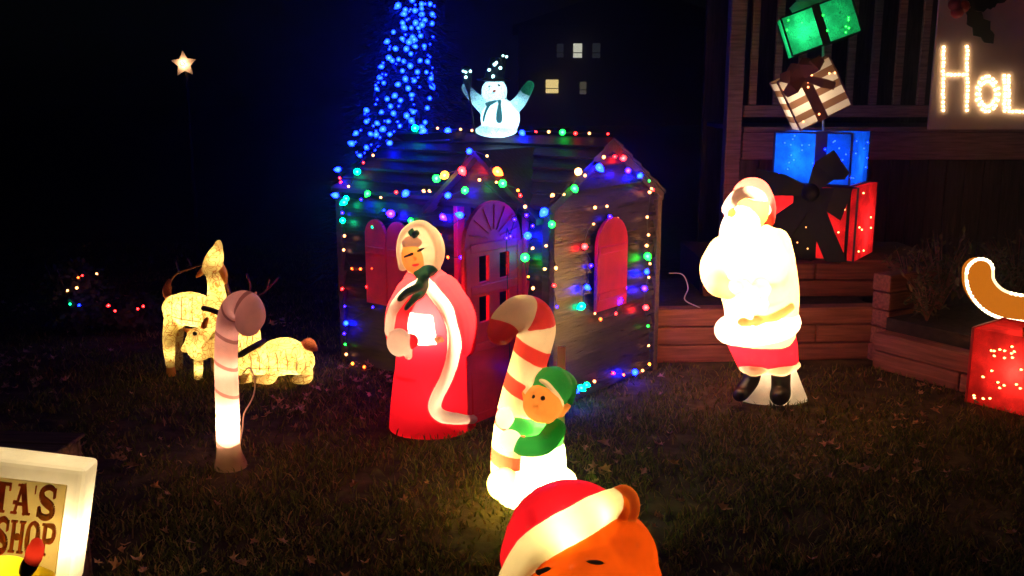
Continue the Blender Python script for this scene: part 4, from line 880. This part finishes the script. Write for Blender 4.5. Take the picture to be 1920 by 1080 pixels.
# ================================================================== gift boxes
RB = solid('ribbon_black', (.012, .014, .010), .75)
def gift(name, label, base, w, d, h, rz, tilt, mat, frame, light, lcol, minis, ribbon=True, rot_y=0.0, bulbk='w'):
    r = empty(name, base, 0, label, 'gift box'); r.rotation_euler = (tilt, rot_y, rz)
    bx = obj('box', mk(*box(-w/2, w/2, -d/2, d/2, 0, h)), mat, r)
    e = .006; parts = []
    for sx in (-1, 1):
        for sy in (-1, 1): parts.append(('v', sx, sy))
    for sx in (-1, 1):
        for sy in (-1, 1): obj('frame_rod', mk(*box(sx*w/2-e, sx*w/2+e, sy*d/2-e, sy*d/2+e, -.002, h+.002)), frame, bx)
    for sz in (0, h):
        for sy in (-1, 1): obj('frame_rod', mk(*box(-w/2+e, w/2-e, sy*d/2-e, sy*d/2+e, sz-e, sz+e)), frame, bx)
    if light: lamp('inner_light', (-w*.2, -d*.15, h*.5), light*.75, lcol, r, .05); lamp('inner_light', (w*.28, d*.1, h*.4), light*.3, lcol, r, .05)
    for i in range(minis):
        face = random.random(); x = random.uniform(-.47, .47)*w; z = random.uniform(.06, .94)*h
        p = (x, -d/2-.004, z) if face < .72 else (w/2+.004, random.uniform(-.45, .45)*d, z)
        o = obj('bulb', bulb_mesh(bulbk), None, r, p, (random.uniform(1.2, 1.9), 0, 0)); o.scale = (.75,)*3
    return r
def ribbon_band(r, w, d, h, x, bw, mat, top=True):
    obj('ribbon', mk(*join([box(x-bw/2, x+bw/2, -d/2-.008, -d/2-.003, .0, h+.006), box(x-bw/2, x+bw/2, -d/2-.003, d/2+.004, h+.002, h+.008)])), mat, r)
def strap(name, r, pts, wds, mat, th=.006):
    """flat ribbon strip through points with widths in the x,z plane"""
    P = np.array(pts); L, R_ = [], []
    for i, p in enumerate(P):
        t = P[min(i+1, len(P)-1)]-P[max(i-1, 0)]; n = np.array([-t[2], 0, t[0]]); n /= np.linalg.norm(n)+1e-9; L.append(p+n*wds[i]/2); R_.append(p-n*wds[i]/2)
    V = []; n = len(P)
    for off in (0, th):
        for a, b_ in zip(L, R_): V += [a+np.array([0, off, 0]), b_+np.array([0, off, 0])]
    Fc = []
    for i in range(n-1):
        a = 2*i; Fc += [(a, a+1, a+3, a+2), (2*n+a+2, 2*n+a+3, 2*n+a+1, 2*n+a), (a, a+2, 2*n+a+2, 2*n+a), (a+1, 2*n+a+1, 2*n+a+3, a+3)]
    Fc += [(0, 2*n, 2*n+1, 1), (2*n-2, 2*n-1, 4*n-1, 4*n-2)]
    return obj(name, mk(V, Fc), mat, r)
GY = 6.42; g0 = PY(1525, 466, GY); zb = .557; kk = mpp(GY, .9)
FR = solid('gift_frame', (.05, .02, .02), .5)
RW, RD, RH = 172*kk, .52, 132*kk
GREDM = mesh_fabric('gift_red', (.75, .025, .03), (.45, .012, .015), .75, 40, .05); GBLUM = mesh_fabric('gift_blue', (.01, .16, .85), (.005, .08, .6), .75, 30, .06); GGRNM = mesh_fabric('gift_green', (.02, .62, .22), (.01, .3, .1), .75, 26, .08)
gr = gift('gift_box', 'large red lit gift box with a big black bow at the bottom of the stack', (g0[0]+.02, GY, zb), RW, RD, RH, math.radians(-34), 0, GREDM, FR, 9.0, (1, .55, .45), 22)
ribbon_band(gr, RW, RD, RH, RW*.42, .02, RB)
by = -RD/2-.03; zc = RH*.98
def bp_(dx, dz, dy=0): return (dx*kk, by-dy, zc+dz*kk)
strap('ribbon', gr, [(-.01, by+.015, RH+.005), (-.01, by+.015, 0)], [.17, .17], RB)
strap('bow_loop', gr, [bp_(8, -8), bp_(-40, 3, .05), bp_(-95, 5, .03)], [.05, .14, .19], RB); strap('bow_loop', gr, [bp_(8, -8), bp_(45, -18, .05), bp_(72, -26, .03)], [.05, .16, .22], RB)
strap('bow_loop', gr, [bp_(8, -4, .02), bp_(32, 32, .06), bp_(40, 42, .05), bp_(70, 24, .04)], [.06, .17, .20, .05], RB); strap('bow_tail', gr, [bp_(5, -20), bp_(-42, -75, .03), bp_(-68, -118, .02)], [.08, .19, .24], RB)
strap('bow_tail', gr, [bp_(15, -25, .01), bp_(38, -85, .02), bp_(62, -133, .015)], [.10, .13, .13], RB)
obj('knot', mk(*ell(bp_(8, -8, .03), (.06, .04, .06), None, 14, 8), smooth=True), RB, gr)
BW, BD, BHt = 138*kk, .46, 92*kk; zb2 = zb+RH+.008; g1 = PY(1535, 333, GY)
gb = gift('gift_box', 'blue lit gift box sparkling on top of the red one', (g1[0]+.01, GY, zb2), BW, BD, BHt, math.radians(-34), 0, GBLUM, solid('gift_frame_blue', (.02, .02, .12), .5), 5.5, (.5, .75, 1), 34, bulbk='b')
ribbon_band(gb, BW, BD, BHt, .06, .075, solid('ribbon_blue', (.03, .025, .16), .6))
# striped box, tilted
zb3 = zb2+BHt+.012; kk3 = mpp(GY, 1.7); q = PY(1525, 233, GY)
m, nt, out = nodes('gift_striped'); tc = nt.nodes.new('ShaderNodeTexCoord'); sep = nt.nodes.new('ShaderNodeSeparateXYZ'); nt.links.new(tc.outputs['Object'], sep.inputs[0])
mt = nt.nodes.new('ShaderNodeMath'); mt.operation = 'MULTIPLY'; mt.inputs[1].default_value = 1/(.40*.245); nt.links.new(sep.outputs['Z'], mt.inputs[0]); fr = nt.nodes.new('ShaderNodeMath'); fr.operation = 'FRACT'; nt.links.new(mt.outputs[0], fr.inputs[0])
gt = nt.nodes.new('ShaderNodeMath'); gt.operation = 'GREATER_THAN'; gt.inputs[1].default_value = .52; nt.links.new(fr.outputs[0], gt.inputs[0])
mx = nt.nodes.new('ShaderNodeMix'); mx.data_type = 'RGBA'; mx.inputs[6].default_value = (.70, .62, .52, 1); mx.inputs[7].default_value = (.20, .10, .06, 1); nt.links.new(gt.outputs[0], mx.inputs[0])
t = nt.nodes.new('ShaderNodeBsdfTranslucent'); d_ = nt.nodes.new('ShaderNodeBsdfDiffuse'); ms = nt.nodes.new('ShaderNodeMixShader'); ms.inputs[0].default_value = .65
for z_ in (t, d_): nt.links.new(mx.outputs[2], z_.inputs[0])
nt.links.new(d_.outputs[0], ms.inputs[1]); nt.links.new(t.outputs[0], ms.inputs[2]); nt.links.new(ms.outputs[0], out.inputs[0])
SW, SD_, SH = 100*kk3, .36, 100*kk3
BRR = solid('ribbon_brown', (.15, .065, .045), .7)
gs = gift('gift_box', 'tilted gift box with silver and brown stripes above the blue one', (q[0]+.0, GY, zb3), SW, SD_, SH, math.radians(-8), 0, m, solid('gift_frame_brown', (.25, .16, .12), .5), 4.2, (1, .78, .5), 14, rot_y=math.radians(-28))
gs.location = (q[0]+.05, GY, zb3+SW/2*math.sin(math.radians(28))-.0)
ribbon_band(gs, SW, SD_, SH, -.02, .07, BRR)
for a in (2.5, 1.9, 1.2, .5, 3.6): strap('bow_loop', gs, [(-.02, -SD_/2-.02, SH*.86), (-.02+.1*math.cos(a), -SD_/2-.05, SH*.86+.07*math.sin(a)), (-.02+.17*math.cos(a), -SD_/2-.03, SH*.86+.11*math.sin(a))], [.03, .09, .05], BRR)
strap('bow_tail', gs, [(-.02, -SD_/2-.02, SH*.84), (.07, -SD_/2-.03, SH*.6), (.13, -SD_/2-.02, SH*.45)], [.04, .06, .05], BRR)
V, Fc = tube([(gs.location.x+.16, GY-.05, zb3), (gs.location.x+.19, GY-.05, zb3+.05), (gs.location.x+.185, GY-.05, zb3+.12)], .004, 6, 3)
# green box, tilted further
q = PY(1545, 85, GY)
GW, GD, GH = 125*kk3, .34, 72*kk3
gg = gift('gift_box', 'glowing green gift box tilted at the top of the stack', (q[0], GY, q[2]), GW, GD, GH, math.radians(-12), 0, GGRNM, solid('gift_frame_green', (.01, .04, .02), .5), 2.6, (.7, 1, .8), 10, rot_y=math.radians(-20), bulbk='g')
ribbon_band(gg, GW, GD, GH, .0, .05, RB)
CRB = solid('ribbon_cream', (.6, .5, .36), .7)
for a in (.3, 1.2, 2.1, 2.9): strap('bow_loop', gg, [(-.02, -.05, GH+.01), (-.02+.07*math.cos(a), -.06, GH+.03+.05*math.sin(a)), (-.02+.12*math.cos(a), -.05, GH+.01+.06*math.sin(a))], [.03, .07, .05], CRB)
# centre rod that carries the tilted boxes
V, Fc = tube([(g1[0]+.02, GY+.03, zb2+BHt+.006), (q[0]+.0, GY+.03, q[2]+.03)], .008, 8, 2); obj('support_rod', mk(V, Fc, True), solid('rod_metal', (.4, .4, .4), .4), gb, ).matrix_parent_inverse = (Matrix.Translation(gb.location) @ gb.rotation_euler.to_matrix().to_4x4()).inverted()

# red box at right edge with bow, orange hook light
q = PZ(1905, 782); qk = mpp(q[1], .2)
m_ = mesh_fabric('gift_red_near', (.72, .03, .025), (.5, .015, .012), .75, 50, .04)
NW, ND, NH = .36, .36, 150*qk
gn = gift('gift_box', 'red gift box dotted with white lights on the lawn at the right edge', (q[0]+.10, q[1]+.19, .01), NW, ND, NH, math.radians(38), 0, m_, solid('gift_frame_red', (.5, .02, .02), .5), 6.0, (1, .6, .45), 0)
for i in range(60):
    x = random.uniform(-.45, .45)*NW; z = random.uniform(.08, .94)*NH
    for p in ((x, -ND/2-.004, z),) if i % 2 else ((-NW/2-.004, x, z),):
        o = obj('bulb', bulb_mesh('w'), None, gn, p, (random.uniform(1.2, 1.9), 0, 0)); o.scale = (.7,)*3
OB = shell_mat('ribbon_orange', (.7, .28, .03), .5)
for a in (.2, 1.1, 2.0, 2.9, 3.9, 5.2): strap('bow_loop', gn, [(-.05, -.08, NH+.01), (-.05+.09*math.cos(a), -.1, NH+.035+.02*math.sin(a)), (-.05+.15*math.cos(a), -.08, NH+.02+.03*math.sin(a))], [.03, .09, .05], OB)
hk = empty('hook_light', (q[0]+.1, q[1]+.5, 0), 0, 'orange hook shaped light edged with glowing white beads at the right edge', 'light'); HB = np.array(hk.location); HYY = HB[1]
hp = [(1832, 508), (1834, 530), (1848, 552), (1872, 568), (1910, 576), (1960, 576), (2010, 570)]
def hpt(u, v): return PY(u, v, HYY)-HB
hk_k = mpp(HYY, .8); C = catmull([hpt(*a) for a in hp], 8); n = len(C); Wd = 25*hk_k
Lf, Rt = [], []
for i in range(n):
    t = C[min(i+1, n-1)]-C[max(i-1, 0)]; nn = np.array([-t[2], 0, t[0]]); nn /= np.linalg.norm(nn); Lf.append(C[i]+nn*Wd); Rt.append(C[i]-nn*Wd)
t0 = C[0]-C[1]; t0 /= np.linalg.norm(t0); n0 = (Lf[0]-C[0])/Wd
cap = [C[0]+Wd*(n0*math.cos(a)+t0*math.sin(a)) for a in np.linspace(0, math.pi, 9)[1:-1]]
loop = list(reversed(Lf))+cap+Rt
V, Fc = prism([(p[0], p[2]) for p in loop], -.025, .025); obj('plate', mk(V, Fc), glow('hook_amber', (.75, .19, .01), .75), hk)
lp = loop
V, Fc = tube([p+np.array([0, -.027, 0]) for p in lp], .008, 8, 1); obj('rope_light', mk(V, Fc, True), glow('rope_warm', (1, .72, .36), 2.2), hk)
acc = 0; BD_ = mk(*ell((0, 0, 0), .0095, None, 8, 6), smooth=True); BD_.materials.append(glow('bead', (1, .82, .5), 6.0))
for a, b_ in zip(lp[:-1], lp[1:]):
    L = np.linalg.norm(b_-a); s = 0.0
    while acc+L-s > .021: s += .021-acc if acc else .021; acc = 0; obj('bead', BD_, None, hk, a+(b_-a)*min(1, s/L)+np.array([0, -.034, 0]))
    acc = L-s if L > s else 0
for u in (1900, 1985):
    p = hpt(u, 590); obj('stake', mk(*tube([(p[0], .0, 0), (p[0], .0, p[2]+.02)], .008, 8, 2), smooth=True), COLLAR, hk)

# ================================================================== workshop sign
TX0 = PY(122, 1000, 2.42)
cr = empty('wooden_crate', (PY(140, 900, 2.75)[0]-.40, 2.80, 0), math.radians(-4), 'dark wooden box standing behind the lit workshop sign', 'crate')
CRM = wood('crate_wood', (.13, .07, .045))
for i in range(5): obj('plank', bbox_mesh(-.33, .33, -.16, -.14, .01+i*.124, .01+i*.124+.12, .004), CRM, cr); obj('plank', bbox_mesh(-.33, .33, .14, .16, .01+i*.124, .01+i*.124+.12, .004), CRM, cr)
for sx in (-1, 1):
    for i in range(5): obj('plank', bbox_mesh(sx*.32-.01, sx*.32+.01, -.138, .138, .01+i*.124, .01+i*.124+.12, .004), CRM, cr)
for i in range(3): obj('lid_plank', bbox_mesh(-.345, .345, -.165+i*.111, -.165+i*.111+.108, .63, .648, .004), CRM, cr)
cr.scale = (1, 1, .80)
sw = empty('workshop_sign', (TX0[0]-.25, 2.42, .285), math.radians(6), "glowing cream sign reading SANTA'S WORKSHOP in red letters at the lower left", 'sign')
sw.rotation_euler = (math.radians(-6), math.radians(10), math.radians(6))
SWX, SWZ = .26, .36
SGN = shell_mat('sign_cream', (.90, .80, .54), .8); SGB = shell_mat('sign_border', (.85, .80, .60))
bm = bmesh.new()
V, Fc = box(-SWX, SWX, -.06, .06, 0, SWZ)
me = bevel_mesh(V, Fc, .018, 3); obj('casing', me, SGB, sw)
obj('panel', bbox_mesh(-SWX+.042, SWX-.042, -.066, -.0605, .05, SWZ-.05, .002), SGN, sw)
lamp('inner_light', (.2, 0, .16), 2.2, WARM, sw); lamp('inner_light', (-.17, 0, .16), 2.2, WARM, sw)
for sx in (-.2, .2): obj('stake', mk(*tube([(sx, .02, -.30), (sx, .02, .01)], .01, 8, 2), smooth=True), COLLAR, sw)
LET = shell_mat('letter_red', (.55, .09, .03), .65, .03, .3, 30)
def seg_(x0, z0, x1, z1, w0, w1=None):
    w1 = w1 or w0; d = np.array([x1-x0, z1-z0]); n = np.array([-d[1], d[0]]); n = n/(np.linalg.norm(n)+1e-9)
    return [(x0+n[0]*w0/2, z0+n[1]*w0/2), (x0-n[0]*w0/2, z0-n[1]*w0/2), (x1-n[0]*w1/2, z1-n[1]*w1/2), (x1+n[0]*w1/2, z1+n[1]*w1/2)]
def serif(x, z, w, up): return [(x-w/2, z), (x+w/2, z), (x+w/2, z+.07*up), (x-w/2, z+.07*up)]
def arcp(pts, w):
    P = catmull([np.array(p, float) for p in pts], 5); n = len(P); out = []
    for i in range(n-1):
        a, b_ = P[i], P[i+1]; out.append(seg_(a[0], a[1], b_[0], b_[1], np.interp(i, [0, n/2, n], w), np.interp(i+1, [0, n/2, n], w)))
    return out
def stem(x, w=.24): return [seg_(x, 0, x, 1, w), serif(x, 0, w+.2, 1), serif(x, 1, w+.2, -1)]
GL = {'S': arcp([(.86, .70), (.80, .92), (.5, 1.0), (.18, .86), (.22, .62), (.5, .48), (.80, .34), (.82, .10), (.5, 0), (.2, .08), (.12, .30)], [.10, .30, .10])+[seg_(.88, .66, .88, .98, .08), seg_(.10, .34, .10, .02, .08)],
      'A': [seg_(.18, 0, .48, 1, .12), seg_(.82, 0, .52, 1, .26), seg_(.28, .34, .72, .34, .10), serif(.16, 0, .32, 1), serif(.84, 0, .4, 1), serif(.46, 1, .4, -1), seg_(.08, .38, .24, .38, .12)],
      'N': stem(.17, .16)+stem(.83, .16)+[seg_(.17, .96, .83, .04, .22)], 'T': stem(.5, .28)+[seg_(.05, .95, .95, .95, .10), seg_(.08, 1, .08, .74, .08), seg_(.92, 1, .92, .74, .08)],
      'W': [seg_(.1, 1, .28, 0, .2), seg_(.28, 0, .5, .9, .1), seg_(.5, .9, .70, 0, .2), seg_(.70, 0, .92, 1, .1), serif(.1, 1, .3, -1), serif(.92, 1, .25, -1), serif(.5, .95, .25, -1)],
      'O': arcp([(.5, 1), (.2, .85), (.14, .5), (.2, .15), (.5, 0)], [.1, .28, .1])+arcp([(.5, 1), (.8, .85), (.86, .5), (.8, .15), (.5, 0)], [.1, .28, .1]),
      'R': stem(.22)+arcp([(.3, .96), (.74, .92), (.84, .74), (.72, .54), (.3, .5)], [.1, .24, .1])+[seg_(.5, .5, .82, .02, .22), serif(.86, 0, .28, 1)],
      'K': stem(.22)+[seg_(.3, .45, .82, .98, .12), seg_(.45, .58, .82, .02, .24), serif(.84, 0, .3, 1), serif(.84, 1, .26, -1)], 'H': stem(.2, .22)+stem(.8, .22)+[seg_(.2, .5, .8, .5, .16), seg_(.5, .4, .5, .6, .2)],
      'P': stem(.22)+arcp([(.3, .96), (.76, .92), (.88, .72), (.76, .5), (.3, .46)], [.1, .26, .1]), "'": [seg_(.5, 1, .5, .72, .22, .1)]}
def word(txt, x1, z, w, h, gap=.004):
    x = x1
    for ch in reversed(txt):
        cw = w*(.24 if ch == "'" else 1.25 if ch == 'W' else 1.0); x -= cw; pc = []
        for i, poly in enumerate(GL[ch]): pc.append(prism([(x+px*cw, z+pz*h) for px, pz in poly], -.0715-.00015*i, -.0655))
        me = mk(*join(pc)); bm = bmesh.new(); bm.from_mesh(me); bmesh.ops.recalc_face_normals(bm, faces=bm.faces[:]); bm.to_mesh(me); bm.free()
        obj('letter', me, LET, sw); x -= gap
word("SANTA'S", .197, .215, .048, .085); word('WORKSHOP', .206, .105, .0375, .092, .003)
# yellow helper in front of it
f = Fig('helper_figure', 20, 1200, 'yellow plastic figure raising a red tipped brown brush before the workshop sign', 'figure', base=(PY(10, 1080, 2.2)[0], 2.2, 0))
f.ell('head', -10, 1115, 70, 62, 55, 0); f.tube('collar', [(-20, 1068, -.03), (20, 1062, -.04), (52, 1076, -.04), (90, 1082, -.03)], [22, 20, 22, 14]); f.loft('body', [(-10, 1420, 85), (-10, 1330, 80), (-5, 1230, 66), (-8, 1150, 50)], .8)
f.tube('arm', [(40, 1230, -.02), (75, 1180, -.06), (60, 1100, -.08)], [28, 24, 20]); f.fell('eye', -15, 1080, 6, 7, 4)
f.ell('foot', -45, 1480, 40, 30, 50, -.05); f.ell('foot#2', 30, 1480, 40, 30, 50, -.05)
f.build({'head': shell_mat('plastic_bright_yellow', (.85, .66, .02)), 'collar': MATS['plastic_bright_yellow'], 'body': MATS['plastic_bright_yellow'], 'arm': MATS['plastic_bright_yellow'], 'eye': M_DARK, 'foot': MATS['plastic_bright_yellow']}, .008)
f.root.location.z = 0; zmin = min((c.data.vertices[i].co.z for c in f.root.children if c.type == 'MESH' for i in range(0, len(c.data.vertices), 7)))
f.lamp(10, 1110, 2.6, WARM, 0); f.lamp(-5, 1250, 2.0, WARM, 0); f.lamp(64, 1036, .12, WARM, -.09); f.lamp(30, 1070, .3, WARM, -.03)  # lamps in the brush tip and collar are added to make them glow
br = empty('paint_brush', f.base+f.p(58, 1080, -.09), 0, 'brush with a red tip and dark brown ferrule in front of the workshop sign', 'brush'); bb = f.p(58, 1080, -.09)
obj('tip', mk(*tube([f.p(62, 1048, -.09)-bb, f.p(67, 1028, -.09)-bb, f.p(68, 1020, -.09)-bb], [15*f.k, 14.5*f.k, 11*f.k], 14), smooth=True), shell_mat('brush_red', (.75, .05, .02), .5), br)
obj('ferrule', mk(*tube([f.p(50, 1070, -.09)-bb, f.p(55, 1060, -.09)-bb, f.p(61, 1050, -.09)-bb], [13*f.k, 15*f.k, 13*f.k], 14), smooth=True), solid('ferrule', (.05, .02, .012), .5), br)
obj('handle', mk(*tube([f.p(50, 1072, -.09)-bb, f.p(35, 1110, -.09)-bb], [8*f.k, 6*f.k], 10), smooth=True), BRR, br)

# ================================================================== dark shrubs with a few mini lights, far left
def shrub(loc, r, h, label):
    o = empty('dark_shrub', loc, 0, label, 'shrub', 'shrubs at the back of the lawn'); V, Fc = [], []; SV = []
    for i in range(9):
        a = random.random()*6.28; SV.append(tube([(0, 0, 0), (math.cos(a)*r*.4, math.sin(a)*r*.4, h*.5), (math.cos(a)*r*.8, math.sin(a)*r*.8, h*random.uniform(.6, 1))], [.012, .008, .003], 5, 3, False))
    for i in range(900):
        d = rng.normal(0, 1, 3); d /= np.linalg.norm(d); q = d*random.random()**.4*np.array([r, r, h*.5])+np.array([0, 0, h*.5]); q[2] = max(.02, q[2])
        e = rng.normal(0, 1, 3); e /= np.linalg.norm(e); s = np.cross(e, d); s = s/(np.linalg.norm(s)+1e-6)*.014; L = .05; k = len(V); V += [q, q+e*L*.5+s, q+e*L, q+e*L*.5-s]; Fc.append((k, k+1, k+2, k+3))
    obj('stem', mk(*join(SV)), MATS['bark'], o); obj('foliage', mk(V, Fc), solid('shrub_leaf', (.05, .06, .03), .8, .5, 7), o)
q = PZ(150, 628); shrub((q[0], q[1], 0), .22, .55, 'dark shrub with a few red and blue mini lights at far left'); q = PZ(235, 622); shrub((q[0], q[1]+.1, 0), .3, .24, 'low dark shrub with red mini lights beside the taller one')
Ys = PZ(190, 630)[1]-.2
string('light_string', [(PY(u, v, Ys), c) for u, v, c in ((148, 520, 'o'), (155, 516, 'r'), (180, 512, 'w'), (145, 540, 'w'), (128, 543, 'w'), (132, 570, 'c'), (150, 571, 'b'), (206, 572, 'r'), (218, 583, 'r'), (258, 578, 'r'), (268, 574, 'r'))],
       'sparse red and blue mini lights on the shrubs at far left')

# ================================================================== scattering volume added over the yard to imitate lens bloom round every lamp
m, nt, out = nodes('bloom_air'); pv = nt.nodes.new('ShaderNodeVolumePrincipled')
pv.inputs['Density'].default_value = 0.0055; pv.inputs['Anisotropy'].default_value = 0.92; pv.inputs['Color'].default_value = (.95, .95, 1, 1)
nt.links.new(pv.outputs[0], out.inputs['Volume'])
tag(obj('bloom_haze', mk(*box(-255, 255, -65, 405, -1, 12)), m), 'thin scattering air added over the yard for lens bloom', 'bloom_haze', kind='stuff')
S.cycles.volume_bounces = 0
